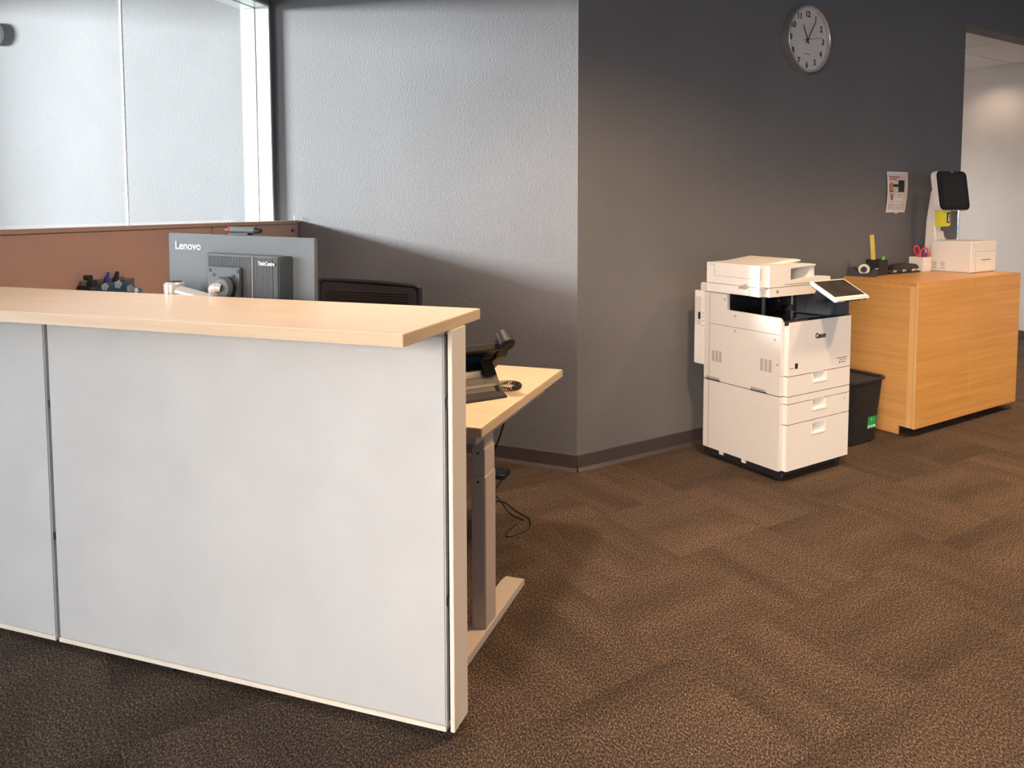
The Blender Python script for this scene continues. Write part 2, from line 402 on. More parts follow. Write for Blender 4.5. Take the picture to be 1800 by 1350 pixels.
# ---- grey wall behind the desk, running on behind the glass
b = B().box(-7.6, 0, 0, .145, 0, CEIL)
struct('wall_left', L, (0, 0, 0), b, 'wall')
b = B().box(-1.81, .001, -.008, 0, 0, .0894, bev=.002, seg=1)
b.prism([(-.012, 0), (-.02, 0), (-.008, .018)], 'x', -1.81, .004)
struct('baseboard_left', L, (0, 0, 0), b, 'base')
# ---- glazed wall: low wall, header and jamb, opening with a glass screen
GX, GT, GE, GH = -2.217, .20, 2.247, 2.63
GS = .16
b = B().box(GX - GT, GX, GS - .1, GE + .02, 0, 1.27)
b.box(GX - GT, GX, GS - .1, GE + .02, GH, CEIL)
b.box(GX - GT, GX, GS - .1, GS, 1.27, GH)
b.prism([(GX - GT, GE), (GX, GE), (GX, 2.275), (GX - GT, 2.293)], 'z', 0, CEIL)
struct('wall_glazed', K, (GX, GE, 0), b, 'wall')
w1 = Thing('window_1', None, None, K, (GX - .1, GE, 1.27), kind='structure')
jl = B().box(GX - GT - .002, GX - .104, GE - .012, GE, 1.29, GH)
jl.box(GX - .092, GX + .002, GE - .012, GE, 1.29, GH)
w1.part('jamb_lining', jl, 'jamb')
hl = B().box(GX - GT - .002, GX - .108, GS, GE, GH - .012, GH); hl.box(GX - .088, GX + .002, GS, GE, GH - .012, GH)
w1.part('head_lining', hl, 'jamb')
w1.part('head_channel', B().box(GX - .108, GX - .088, GS, GE, GH - .005, GH + .0), 'black')
w1.part('jamb_channel', B().box(GX - .104, GX - .092, GE - .004, GE, 1.29, GH), 'shadowgap')
w1.part('sill', B().box(GX - GT - .01, GX + .11, GS, GE + .02, 1.27, 1.300, bev=.002), 'sill')
for y0, y1 in ((GS, .30), (.304, 1.226), (1.231, GE - .006)):
    w1.part('glass_pane', B().box(GX - .104, GX - .092, y0, y1, 1.295, GH - .004), 'glass')
for yy in (.302, 1.2285):
    w1.part('glass_joint', B().box(GX - .103, GX - .093, yy - .004, yy + .004, 1.30, GH - .006), 'sill')
# ---- room beyond the opening
FX, CZ2 = 6.34, 2.889
b = B().prism([(-1.2, 0), (5, 0), (5, CEIL), (-1.2, CEIL)], 'x', FX, FX + .15)
struct('wall_far', R, (FX, 0, 0), b, 'wall_light')
struct('baseboard_far', R, (FX, 0, 0), B().box(FX - .008, FX, -1.2, 5, 0, .0894, bev=.002, seg=1), 'base')
cf = struct('ceiling_far', R, (FX, WT, CZ2), B().box(1.2, FX, WT, 5, CZ2 + .03, CZ2 + .06), 'grid')
CX = [1.39, 2.61, 3.83, 5.05, 6.27]; CY = [.23, .84, 1.45, 2.06, 2.67, 3.28, 3.89]
for i, x0 in enumerate(CX):
    for y0, y1 in [(WT, .23)] + list(zip(CY, CY[1:])):
        x1 = min(x0 + 1.22, FX)
        sub('ceiling_tile', B().box(x0 + .006, x1 - .004 if x1 == FX else x1 - .006, y0 + .006, y1 - .006, CZ2 + .003, CZ2 + .03), 'ceiling', cf, (FX, WT, CZ2))
for y0 in CY: sub('grid_rail', B().box(1.3, FX, y0 - .009, y0 + .009, CZ2 + .008, CZ2 + .03), 'grid', cf, (FX, WT, CZ2))
struct('wall_far_back', R, (0, 5, 0), B().box(1.0, FX, 5, 5.15, 0, CEIL), 'wall_light')
struct('wall_far_side', R, (1.2, 0, 0), B().box(1.05, 1.2, WT, 5, 0, CEIL), 'wall_light')
# ---- main ceiling with recessed lamp trims
cm = struct('ceiling', K, (0, 0, CEIL), B().box(-6.45, 9.5, -7.15, 9, CEIL, CEIL + .1), 'ceil_main')
for lx, ly in LAMPS:
    sub('downlight_trim', B().lathe([(.10, .0), (.125, -.002), (.125, -.008), (.10, -.01), (.10, .0)], ((R.w(lx, ly) - K.o).dot(K.x), (R.w(lx, ly) - K.o).dot(K.y), CEIL), 28), 'ceiling', cm, (0, 0, CEIL))
# ---- outer walls out of view; left windows, and one added behind for fill
def wall_win(name, fr, org, axis, at, th, a0, a1, wins, m, z1=CEIL):
    bb = B(); prev = a0
    def seg(p0, p1, q0, q1):
        if axis == 'x': bb.box(at, at + th, p0, p1, q0, q1)
        else: bb.box(p0, p1, at, at + th, q0, q1)
    for (w0, w1_, q0, q1) in wins:
        seg(prev, w0, 0, z1); seg(w0, w1_, 0, q0); seg(w0, w1_, q1, z1); prev = w1_
    seg(prev, a1, 0, z1)
    return struct(name, fr, org, bb, m)
wall_win('wall_outer', K, (-6.45, 0, 0), 'x', -6.45, .15, -7, 5, [(-5.4, -2.1, .75, 3.10), (-.1, 1.9, .75, 3.10)], 'wall_light')  # unseen pier between the windows placed to keep daylight off the counter front
for nm, (y0, y1, z0, z1) in (('window_2', (-5.4, -2.1, .75, 3.10)), ('window_3', (-.1, 1.9, .75, 3.10))):
    t = Thing(nm, None, None, K, (-6.4, y0, z0), kind='structure')
    fr_ = B()
    for a, c, e, g in ((y0, y1, z0, z0 + .05), (y0, y1, z1 - .05, z1), (y0, y0 + .05, z0, z1), (y1 - .05, y1, z0, z1)):
        fr_.box(-6.43, -6.37, a, c, e, g)
    t.part('window_frame', fr_, 'white_frame')
wall_win('wall_back', K, (0, -7, 0), 'y', -7.15, .15, -6.45, 9, [(-1.75, 2.95, 1.3, 2.8)], 'wall_light')
t = Thing('fill_window', None, None, K, (.6, -7.08, 1.3), kind='structure')  # unseen window added to go with the back fill lamp
fr_ = B()
for a, c, e, g in ((-1.75, 2.95, 1.3, 1.35), (-1.75, 2.95, 2.75, 2.8), (-1.75, -1.7, 1.3, 2.8), (2.9, 2.95, 1.3, 2.8), (.57, .63, 1.3, 2.8)): fr_.box(a, c, -7.11, -7.05, e, g)
t.part('window_frame', fr_, 'white_frame')
struct('wall_side', R, (FX, 0, 0), B().box(FX, FX + .15, -9, -1.2, 0, CEIL), 'wall_light')

# ================================================================== reception counter
t = Thing('reception_counter', 'long reception counter with pale fabric front panels and maple transaction top', 'counter', K, (0, 0, 0))
ZU, ZT = 1.0985, 1.1285
top = t.part('counter_top', B().box(-2.03, -.006, -.252, .205, ZU, ZT, bev=.0015, seg=2), 'maple')
t.part('edge_band', B().box(-2.03, -.0065, -.2528, -.2505, ZU + .0015, ZT - .0015), 'maple_edge', parent=top)
t.part('edge_band', B().box(-.0075, -.0052, -.2515, .2045, ZU + .0015, ZT - .0015), 'maple_end', parent=top)
t.part('end_post', B().box(-.0125, 0, 0, .089, .02, ZU, bev=.0012), 'cream', label='cream painted end trim of the counter')
t.part('inner_frame', B().box(-2.02, -.024, .022, .07, .035, ZU).box(-.03, -.0125, .03, .075, .03, ZU), 'shadowgap')
for x0, x1 in ((-1.3835, -.0235), (-2.025, -1.3965)):
    p = t.part('front_panel', B().box(x0, x1, 0, .022, .033, 1.084, bev=.004, seg=3), 'fabric')
    t.part('bottom_trim', B().box(x0, x1, -.003, .06, .019, .0325, bev=.0015), 'cream', parent=p)
    t.part('top_trim', B().box(x0, x1, .003, .06, 1.085, ZU - .0004), 'cream', parent=p)
for x, z in ((-1.39, .79), (-1.39, .364), (-.018, .906), (-.018, .375)):
    t.part('clip', B().box(x - .0045, x + .0045, .004, .028, z - .012, z + .012, bev=.001), 'black')
for x in (-.112, -.975, -1.5, -1.95):
    g = B().cyl((x, .035, .006), .022, .012, seg=20, bev=.003); g.cyl((x, .035, .016), .006, .01, seg=10)
    t.part('levelling_foot', g, 'black')
t.part('bracket_foot', B().box(-.99, -.93, .0, .03, .004, .014, bev=.003), 'black')

# ================================================================== brown side screen of the work station
t = Thing('workstation_screen', 'brown side screen running back to the grey wall below the glass', 'screen', K, (-2.074, 1.1, 0))
for y0, y1 in ((0.075, 1.503), (1.509, 2.252)):
    p = t.part('screen_panel', B().box(-2.098, -2.046, y0, y1, .03, 1.302, bev=.002), 'brown')
    if y0 > 1: t.part('knob', B().cyl((-2.043, 2.19, 1.262), .009, .008, 'x', 16, bev=.002), 'brownblack', parent=p)
t.part('top_rail', B().box(-2.104, -2.040, .075, 2.256, 1.302, 1.322, bev=.003), 'brown_trim')
t.part('base_rail', B().box(-2.10, -2.044, .075, 2.25, 0, .03), 'brown_trim')
t.part('cable_tie', B().tube([(-2.06, 2.235, 1.32), (-2.06, 2.235, 1.338), (-2.064, 2.238, 1.352)], .002, 6), 'white_ink')
# ---- clear holder hung on it, with pens and a patterned pouch
t = Thing('wall_pocket', 'clear plastic pocket clipped to the brown screen', 'holder', K, (-2.044, .82, 1.0))
hb = B().box(-2.043, -2.040, .70, .93, .98, 1.095); hb.box(-1.985, -1.982, .70, .93, .98, 1.085); hb.box(-2.043, -1.982, .70, .703, .98, 1.09); hb.box(-2.043, -1.982, .927, .93, .98, 1.09); hb.box(-2.043, -1.982, .70, .93, .977, .981)
t.part('pocket', hb, 'clearplastic')
t.part('clip', B().box(-2.043, -1.98, .685, .70, .99, 1.075, bev=.003).box(-2.0, -1.975, .69, .735, 1.07, 1.10, bev=.006).cyl((-2.0, .705, 1.11), .012, .03, 'x', 12), 'black', label='black spring clip')
pb = B(); 
pts = [(.705, .985), (.985, .985), (1.0, 1.03), (.93, 1.06), (.88, 1.078), (.80, 1.08), (.76, 1.045), (.705, 1.06)]
pb.prism(pts, 'x', -2.02, -2.003, bev=.003)
po = solo('patterned_pouch', 'slate blue pouch with white flowers in the clear pocket', 'pouch', K, (-2.01, .82, .985), pb, 'blue_l')
for (yy, zz, s) in ((.79, 1.068, 1.1), (.86, 1.072, 1.2), (.925, 1.048, 1.2), (.955, 1.035, .9), (.75, 1.03, 1)):
    f = B()
    for k in range(5): f.cyl((-2.0025, yy + .010 * s * math.cos(k * 1.2566), zz - .006 + .008 * s * math.sin(k * 1.2566)), .0075 * s, .001, 'x', 10)
    sub('printed_flower', f, 'white_ink', po, (-2.01, .82, .985))
def pen(name, label, fr, base, tip, r, m, cap=None, group=None):
    base = Vector(base); tip = Vector(tip); d = (tip - base).normalized()
    b_ = B().tube([base, base + d * .003, tip - d * .004, tip], [r * .55, r, r, r * .8], 10)
    o = solo(name, label, 'pen', fr, tuple(base), b_, m, group)
    if cap:
        q = tip - d * .045
        c = B().tube([q, tip + d * .0005, tip + d * .001], [r * 1.14, r * 1.14, r * .9], 10)
        sub('pen_cap', c, cap, o, base)
    return o
pen('pen', 'blue pen sticking up from the clear pocket on the screen', K, (-2.028, .80, .983), (-2.028, .835, 1.122), .0065, 'blue')
pen('marker_pen', 'black marker sticking up from the clear pocket on the screen', K, (-2.03, .845, .983), (-2.03, .885, 1.12), .0085, 'black')

# ================================================================== sit-stand desk
t = Thing('standing_desk', 'maple topped standing desk with telescopic steel leg behind the counter', 'desk', K, (-.9, .83, 0))
ZD = .73
top = t.part('desk_top', B().box(-1.95, -.074, .378, 1.275, ZD - .030, ZD, bev=.0015), 'desk')
t.part('edge_band', B().box(-.0755, -.0725, .379, 1.274, ZD - .0285, ZD - .0015), 'maple_end', parent=top)
t.part('edge_band', B().box(-1.95, -.0745, .3765, .379, ZD - .0285, ZD - .0015), 'maple_end', parent=top)
for x in (-.122, -1.75):
    f = t.part('foot', B().prism([(.155, .004), (.845, .004), (.845, .026), (.80, .034), (.20, .034), (.155, .026)], 'x', x - .047, x + .028, bev=.002), 'taupe2')
    c = t.part('lower_column', B().box(x - .025, x + .025, .465, .557, .03, .545, bev=.003), 'taupe')
    t.part('middle_column', B().box(x - .0225, x + .0225, .4675, .5545, .545, .634, bev=.002), 'taupe')
    t.part('upper_column', B().box(x - .020, x + .020, .470, .552, .634, .698, bev=.002), 'taupe')
    for z in (.525, .62): t.part('screw', B().cyl((x, .4645, z), .004, .004, 'y', 10), 'shadowgap', parent=c)
    t.part('top_bracket', B().box(x - .035, x + .025, .36 + .03, 1.1, .672, .70, bev=.002), 'taupe')
t.part('cross_rail', B().box(-1.75, -.14, .49, .53, .66, .695), 'taupe')

# ================================================================== monitor on an arm (M frame: back looks to -y)
t = Thing('monitor', 'graphite monitor seen from behind with a ribbed housing', 'monitor', M, (.3075, .02, .93))
MX = Matrix.Translation((0, 0, 1.322)) @ Matrix.Rotation(math.radians(.85), 4, 'Y')
def mrot(b_):
    bmesh.ops.translate(b_.bm, verts=b_.bm.verts, vec=(0, 0, -1.322)); bmesh.ops.transform(b_.bm, matrix=MX, verts=b_.bm.verts); return b_
t.part('back_shell', mrot(B().box(0, .615, 0, .016, .965, 1.322, bev=.002)), 'graphite')
t.part('screen', mrot(B().box(.004, .611, .0165, .022, .975, 1.318, bev=.001)), 'black')
hump = mrot(B().prism([(.183, .001), (.19, -.022), (.22, -.045), (.495, -.05), (.512, -.048), (.53, .001)], 'z', 1.0, 1.262, bev=.003))
hm = t.part('rear_housing', hump, 'graphite_d')
rb = B()
for i in range(46):
    x = .2225 + i * .0059
    if .409 < x < .417: continue
    y = -.0452 - (x - .22) * .0182
    rb.box(x, x + .0026, y - .0022, y + .002, 1.003, 1.256)
ro = t.part('housing_ribs', mrot(rb), 'graphite', parent=hm); ro['kind'] = 'stuff'
t.part('housing_seam', mrot(B().box(.411, .4145, -.0535, -.046, 1.003, 1.258)), 'ink_grey', parent=hm)
pl = t.part('mount_plate', mrot(B().box(.235, .372, -.064, -.0475, 1.085, 1.222, bev=.003)), 'graphite_d')
for x, z in ((.246, 1.21), (.361, 1.21), (.262, 1.195), (.345, 1.195)): t.part('plate_screw', mrot(B().cyl((x, -.0645, z), .0055, .003, 'y', 12)), 'black', parent=pl)
t.part('brand_lettering', mrot(text(B(), 'Lenovo', .030, 1.268, -.0005, .038, bold=.0007, squash=1.02)), 'white_ink')
t.part('model_lettering', mrot(text(B(), 'ThinkCentre', .436, 1.2335, -.0545, .0175, bold=.0005, squash=.72)), 'white_ink')
# webcam on top of the monitor
t = Thing('webcam', 'slim grey webcam bar with a red end clipped on the monitor', 'webcam', M, (.317, .012, 1.318))
t.part('clip_foot', B().box(.262, .345, .002, .03, 1.319, 1.3255, bev=.001), 'black')
t.part('camera_body', B().tube([(.256, .016, 1.335), (.262, .016, 1.3355), (.365, .016, 1.3345), (.372, .016, 1.334)], [.008, .0105, .0105, .009], 14), 'graphite')
t.part('end_cap', B().tube([(.366, .016, 1.3345), (.378, .016, 1.334), (.388, .016, 1.333)], [.0112, .0108, .0075], 14), 'black', label='black rounded end cap')
t.part('end_ring', B().cyl((.257, .016, 1.3355), .0112, .007, 'x', 16), 'red', label='red end ring')
t.part('end_glass', B().cyl((.247, .016, 1.3355), .009, .012, 'x', 16, bev=.003), 'clearplastic')
# monitor arm
t = Thing('monitor_stand', 'silver jointed monitor arm clamped to the standing desk', 'monitor arm', M, (.165, -.02, ZD))
t.part('ball_joint', B().lathe([(.0, -.068), (.026, -.068), (.036, -.075), (.038, -.084), (.030, -.092), (.017, -.093), (.0, -.093)], (.318, 0, 1.152), 28, 'y'), 'graphite_d')
el = B().tube(smooth_path([(.316, -.090, 1.152), (.302, -.096, 1.155), (.288, -.092, 1.147), (.285, -.086, 1.13), (.285, -.086, 1.10)], 5), [.0145] * 8 + [.0175] * 6 + [.020] * 7, 18)
t.part('elbow', el, 'silver')
t.part('lower_sleeve', B().cyl((.285, -.086, 1.08), .0215, .06, 'z', 22, bev=.003), 'silver')
t.part('sleeve_ring', B().cyl((.285, -.086, 1.1165), .0205, .003, 'z', 22), 'black')
t.part('arm_tube', B().tube([(.282, -.086, 1.108), (.24, -.086, 1.116), (.13, -.082, 1.132)], [.017, .020, .020], 16), 'silver')
kn = t.part('knuckle', B().cyl((.105, -.080, 1.131), .032, .066, 'z', 26, bev=.005), 'silver')
t.part('knuckle_cap', B().cyl((.105, -.080, 1.1645), .026, .003, 'z', 26), 'black', parent=kn)
t.part('lower_arm', B().tube([(.105, -.080, 1.095), (.16, -.05, .98), (.165, .05, .93)], .018, 14), 'silver')
t.part('pole', B().cyl((.165, .05, .835), .0175, .20, 'z', 20), 'silver')
t.part('clamp', B().box(.125, .205, .01, .09, ZD, ZD + .014, bev=.003), 'black')

# ================================================================== office chair behind the desk
t = Thing('office_chair', 'black mesh backed office chair behind the monitor', 'chair', K, (-1.17, 1.46, 0))
fb = B().prism([(-1.50, .62), (-.94, .62), (-.935, .985), (-.95, 1.010), (-1.49, 1.028), (-1.505, 1.0)], 'y', 1.66, 1.685, bev=.008)
back = t.part('backrest', fb, 'mesh')
t.part('back_frame', B().tube(smooth_path([(-1.50, 1.668, .62), (-1.512, 1.668, .98), (-1.498, 1.668, 1.024), (-1.46, 1.668, 1.030), (-1.20, 1.668, 1.026), (-.98, 1.668, 1.014), (-.942, 1.668, 1.004), (-.928, 1.668, .965), (-.94, 1.668, .62)], 5), .011, 10), 'black', parent=back)
sl = B()
for i in range(24): sl.box(-1.46, -.99, 1.6565, 1.66, .66 + i * .0135, .666 + i * .0135)
so = t.part('mesh_rows', sl, 'brownblack', parent=back); so['kind'] = 'stuff'
t.part('seat', B().box(-1.42, -.92, 1.20, 1.67, .43, .50, bev=.03, seg=4), 'black')
t.part('back_support', B().tube(smooth_path([(-1.17, 1.5, .42), (-1.17, 1.70, .43), (-1.17, 1.73, .55), (-1.17, 1.70, .72)], 5), .022, 10), 'black')
t.part('gas_lift', B().cyl((-1.17, 1.44, .27), .026, .33, 'z', 16), 'black')
t.part('hub', B().cyl((-1.17, 1.44, .10), .045, .07, 'z', 18, bev=.006), 'black')
for k in range(5):
    a = k * 1.2566 + .3; ex, ey = -1.17 + .29 * math.cos(a), 1.44 + .29 * math.sin(a)
    lg = t.part('base_leg', B().tube([(-1.17, 1.44, .11), ((-1.17 + ex) / 2, (1.44 + ey) / 2, .095), (ex, ey, .075)], [.026, .022, .016], 10), 'black')
    t.part('caster', B().cyl((ex, ey, .028), .028, .045, 'x', 16, bev=.006).cyl((ex, ey, .06), .010, .03, 'z', 8), 'black', parent=lg)
for sx in (-1, 1):
    t.part('armrest', B().box(-1.17 + sx * .27 - .04, -1.17 + sx * .27 + .04, 1.36, 1.60, .655, .685, bev=.012, seg=3).tube([(-1.17 + sx * .20, 1.46, .44), (-1.17 + sx * .27, 1.48, .46), (-1.17 + sx * .27, 1.48, .66)], .016, 8), 'black')

# ================================================================== desk phone (PH frame, back looks to -y; desk top at ZD)
t = Thing('desk_phone', 'dark desk phone seen from behind on its tilted stand', 'telephone', PH, (0, 0, ZD))
def pz(v): return [(y, z + ZD) for y, z in v]
# body slab leaning: its underside faces the camera
t.part('body', B().prism(pz([(.195, .03), (.205, .048), (.045, .188), (.020, .180), (.022, .168)]), 'x', -.17, .065, bev=.003), 'brownblack')
t.part('back_rim', B().prism(pz([(.012, .168), (.020, .187), (.030, .187), (.022, .160)]), 'x', -.17, .068, bev=.002), 'brownblack')
rc = B()
def on_back(x0, x1, s0, s1, d):   # on the sloping underside: s from 0 (top) to 1 (foot)
    a = Vector((0, .018, ZD + .168)); e = Vector((0, .185, ZD + .026)); dv = e - a; n = Vector((0, -dv.z, dv.y)).normalized()
    if n.y > 0: n = -n
    p = [a + dv * s0, a + dv * s1]
    return [(x0, p[0], n), (x1, p[1], n)]
def backbox(b_, x0, x1, s0, s1, d0, d1):
    a = Vector((0, .018, ZD + .168)); e = Vector((0, .185, ZD + .026)); dv = e - a; n = Vector((0, dv.z, -dv.y)).normalized()
    if n.y > 0: n = -n
    t_ = bmesh.new(); vs = []
    for x in (x0, x1):
        for s in (s0, s1):
            for d in (d0, d1): vs.append(t_.verts.new(Vector((x, 0, 0)) + a + dv * s + n * d))
    for f in ((0, 1, 3, 2), (4, 6, 7, 5), (0, 4, 5, 1), (2, 3, 7, 6), (0, 2, 6, 4), (1, 5, 7, 3)): t_.faces.new([vs[i] for i in f])
    bmesh.ops.recalc_face_normals(t_, faces=t_.faces[:]); return b_._add(t_)
t.part('back_recess', backbox(B(), -.16, .0, .12, .36, .001, .004), 'black_gloss')
t.part('cable_slot', backbox(B(), -.16, .055, .37, .395, .001, .006), 'black')
t.part('back_rib', backbox(backbox(B(), .012, .016, .10, .36, .0, .006), .02, .055, .22, .235, 0, .005), 'brownblack')
st = B().prism(pz([(.075, .122), (.082, .118), (.0, .012), (-.035, .0), (-.043, .0), (-.040, .008), (-.005, .022)]), 'x', -.115, .060, bev=.0015)
stand = t.part('stand', st, 'brownblack')
sw = B()
def standbox(b_, x0, x1, s0, s1, d0, d1):
    a = Vector((0, .075, ZD + .122)); e = Vector((0, -.005, ZD + .022)); dv = e - a; n = Vector((0, dv.z, -dv.y)).normalized()
    if n.y > 0: n = -n
    t_ = bmesh.new(); vs = []
    for x in (x0, x1):
        for s in (s0, s1):
            for d in (d0, d1): vs.append(t_.verts.new(Vector((x, 0, 0)) + a + dv * s + n * d))
    for f in ((0, 1, 3, 2), (4, 6, 7, 5), (0, 4, 5, 1), (2, 3, 7, 6), (0, 2, 6, 4), (1, 5, 7, 3)): t_.faces.new([vs[i] for i in f])
    bmesh.ops.recalc_face_normals(t_, faces=t_.faces[:]); return b_._add(t_)
t.part('stand_window', standbox(B(), -.108, .010, .05, .56, -.001, .0015), 'black_gloss', parent=stand)
t.part('stand_gap', standbox(B(), -.115, .040, .78, .86, -.001, .0015), 'black', parent=stand)
t.part('stand_port', standbox(B(), .036, .050, .86, 1.28, -.004, .0035), 'black_gloss', parent=stand)
for x in (-.06, .0): t.part('stand_screw', standbox(B(), x, x + .004, .68, .715, 0, .002), 'black', parent=stand)
# handset lying along the right hand side, ear cap proud of the top
hs = B().tube(smooth_path([(.086, .20, ZD + .060), (.086, .14, ZD + .118), (.086, .06, ZD + .186), (.086, .02, ZD + .205)], 5), [.014] + [.016] * 14 + [.018], 12)
hset = t.part('handset', hs, 'brownblack')
mxh = Matrix.Translation((.082, .012, ZD + .197)) @ Matrix.Scale(1.22, 4) @ Matrix.Rotation(math.radians(-48), 4, 'X')
t.part('ear_cup', B().lathe([(0, -.028), (.017, -.028), (.021, -.026), (.0265, .018), (.023, .022), (0, .022)], (0, 0, 0), 26, 'z', mx=mxh @ Matrix.Rotation(PI, 4, 'X')), 'brownblack', parent=hset)
t.part('ear_pad', B().cyl((0, 0, -.0225), .019, .003, 'z', 22, mx=mxh), 'rubber', parent=hset)
t.part('cradle', B().prism(pz([(.195, .03), (.205, .048), (.06, .172), (.035, .160), (.05, .13)]), 'x', .066, .112, bev=.003), 'brownblack')
# coiled cord
ctrl = smooth_path([(.075, .10, .012), (.085, .06, .012), (.125, .03, .012), (.165, .05, .012), (.18, .09, .012), (.16, .125, .012), (.12, .14, .012), (.085, .15, .012)], 10)
pts = []; n = 900
seglen = [0]
for a, c in zip(ctrl, ctrl[1:]): seglen.append(seglen[-1] + (c - a).length)
Lt = seglen[-1]
for i in range(n):
    s = Lt * i / (n - 1); k = max(j for j in range(len(seglen)) if seglen[j] <= s + 1e-9); k = min(k, len(ctrl) - 2)
    f = (s - seglen[k]) / max(1e-9, seglen[k + 1] - seglen[k]); c = ctrl[k].lerp(ctrl[k + 1], f); d = (ctrl[k + 1] - ctrl[k]).normalized()
    u = d.cross(Vector((0, 0, 1))); th = 2 * PI * i / 20
    pts.append(c + (u * math.cos(th) + Vector((0, 0, 1)) * math.sin(th)) * .0068 + Vector((0, 0, ZD - .002)))
t.part('coiled_cord', B().tube(pts, .0019, 5), 'brownblack')

# ---- cables under the desk
solo('power_adapter', 'black power adapter lying on the carpet behind the desk leg', 'adapter', K, (-.59, 1.9, 0), B().box(-.63, -.55, 1.85, 1.95, 0, .03, bev=.006, seg=3), 'black')
def cable(name, label, pts_, r):
    return solo(name, label, 'cable', K, tuple(pts_[0]), B().tube(smooth_path(pts_, 8), r, 7), 'black')
cable('power_cable', 'black cable hanging from the desk edge down to the floor', [(-.30, 1.22, .70), (-.305, 1.225, .55), (-.36, 1.27, .40), (-.46, 1.36, .22), (-.50, 1.45, .08), (-.53, 1.60, .012), (-.56, 1.84, .010)], .004)
cable('loose_cable', 'thin black cable looping loosely over the carpet by the desk leg', [(-.55, 1.55, .005), (-.45, 1.57, .004), (-.36, 1.49, .004), (-.27, 1.42, .004), (-.24, 1.33, .004), (-.27, 1.25, .004), (-.305, 1.22, .004), (-.315, 1.28, .004), (-.30, 1.36, .004)], .0028)
cable('floor_cable', 'second thin cable crossing the carpet under the standing desk', [(-.62, 1.72, .005), (-.50, 1.62, .004), (-.41, 1.50, .004), (-.36, 1.44, .004), (-.29, 1.40, .004)], .0025)

# ================================================================== camera on the grey wall behind the glass
t = Thing('security_camera', 'round white wall camera with a dark dome seen through the glass', 'camera', L, (-4.62, 0, 2.68))
t.part('housing', B().lathe([(0, 0), (.082, 0), (.082, -.075), (.078, -.088), (.066, -.090), (.062, -.084), (0, -.084)][::-1], (-4.62, 0, 2.685), 36, 'y', mx=None), 'white_pl')
t.part('dome', B().sph((-4.62, -.078, 2.685), .06, 24, (1, .6, 1)), 'black_gloss')

# ================================================================== multifunction printer (R frame)
t = Thing('printer', 'tall white multifunction office printer on casters against the dark wall', 'printer', R, (1.03, -.45, 0))
X0, X1, YF, YB = .755, 1.302, -.730, -.175
# base
t.part('base_plate', B().box(X0 + .012, X1 - .012, -.69, YB - .005, .022, .062), 'black')
for x, y in ((.80, -.675), (1.25, -.675), (.80, -.21), (1.25, -.21)):
    c = B().cyl((x, y, .025), .025, .022, 'x', 20, bev=.004).box(x - .016, x + .016, y - .014, y + .018, .030, .064, bev=.003)
    t.part('caster', c, 'black')
for y in (-.31, -.47): t.part('floor_tab', B().box(X0 - .001, X0 + .012, y - .018, y + .010, .040, .064, bev=.002), 'white_pl2')
# lower cabinet and main body shells
t.part('lower_body', B().box(X0, X1, -.70, YB, .058, .4425, bev=.003), 'white_pl2')
ub = B().box(X0, X1, -.70, YB, .4465, .80, bev=.003)
t.part('main_body', ub, 'white_pl2')
lw = B().prism([(YB, .795), (-.700, .795), (-.700, .832), (-.686, .845), (-.343, .848), (-.341, .934), (YB, .934)], 'x', X0, X0 + .022, bev=.0015)
t.part('side_wall', lw, 'white_pl2')
t.part('rear_body', B().box(X0 + .021, X1, -.335, YB, .79, .934, bev=.003), 'white_pl2')
rw = B().prism([(YB, .795), (-.700, .795), (-.700, .83), (-.62, .87), (-.335, .934), (YB, .934)], 'x', X1 - .018, X1, bev=.0015)
t.part('side_wall', rw, 'white_pl2')
t.part('seam_line', B().box(X0 - .0006, X0 + .003, -.699, -.218, .7595, .7625), 'line')
t.part('seam_line', B().box(X0 - .0006, X0 + .003, -.2185, -.2155, .065, .93), 'line')
# rear cover
rcv = t.part('rear_cover', B().box(X0 - .001, X1 - .03, YB, -.098, .52, .936, bev=.004), 'white_pl')
t.part('cover_recess', B().box(X0 - .0025, X0 + .004, -.155, -.103, .74, .905, bev=.003), 'white_pl2', parent=rcv)
t.part('port', B().box(X0 - .004, X0 + .004, -.148, -.132, .775, .815), 'black', parent=rcv)
for z in (.74, .765, .79, .81): t.part('cover_screw', B().cyl((X0 - .001, -.165, z), .004, .003, 'x', 8), 'line', parent=rcv)
# inner output bay
t.part('output_bay', B().box(X0 + .0225, X1 - .019, -.345, -.335, .80, .935).box(X0 + .0225, X1 - .019, -.70, -.335, .798, .806), 'black_gloss')
ot = t.part('output_tray', B().prism([(-.728, .8265), (-.700, .8335), (-.66, .824), (-.40, .822), (-.345, .846), (-.345, .806), (-.70, .806), (-.728, .812)], 'x', X0 + .024, X1 - .004, bev=.001), 'black_gloss')
t.part('tray_stop', B().box(.90, .955, -.69, -.665, .826, .832, bev=.002), 'navy', parent=ot)
t.part('bay_post', B().cyl((.86, -.50, .888), .011, .11, 'z', 16), 'navy')
pb = B()
for x, z in ((.98, .905), (1.03, .90), (1.09, .893), (1.10, .893), (1.105, .893), (1.115, .894), (1.16, .89), (1.17, .868)): pb.box(x, x + .006, -.3475, -.345, z, z + .008)
t.part('bay_markings', pb, 'ink_grey')['kind'] = 'stuff'
# control block right of the bay
t.part('control_block', B().prism([(1.13, -.50), (1.17, -.70), (1.285, -.722), (1.285, -.46), (1.15, -.46)], 'z', .826, .925, bev=.003), 'navy')
t.part('block_side', B().box(1.284, 1.300, -.70, -.45, .83, .90, bev=.002), 'white_pl2')
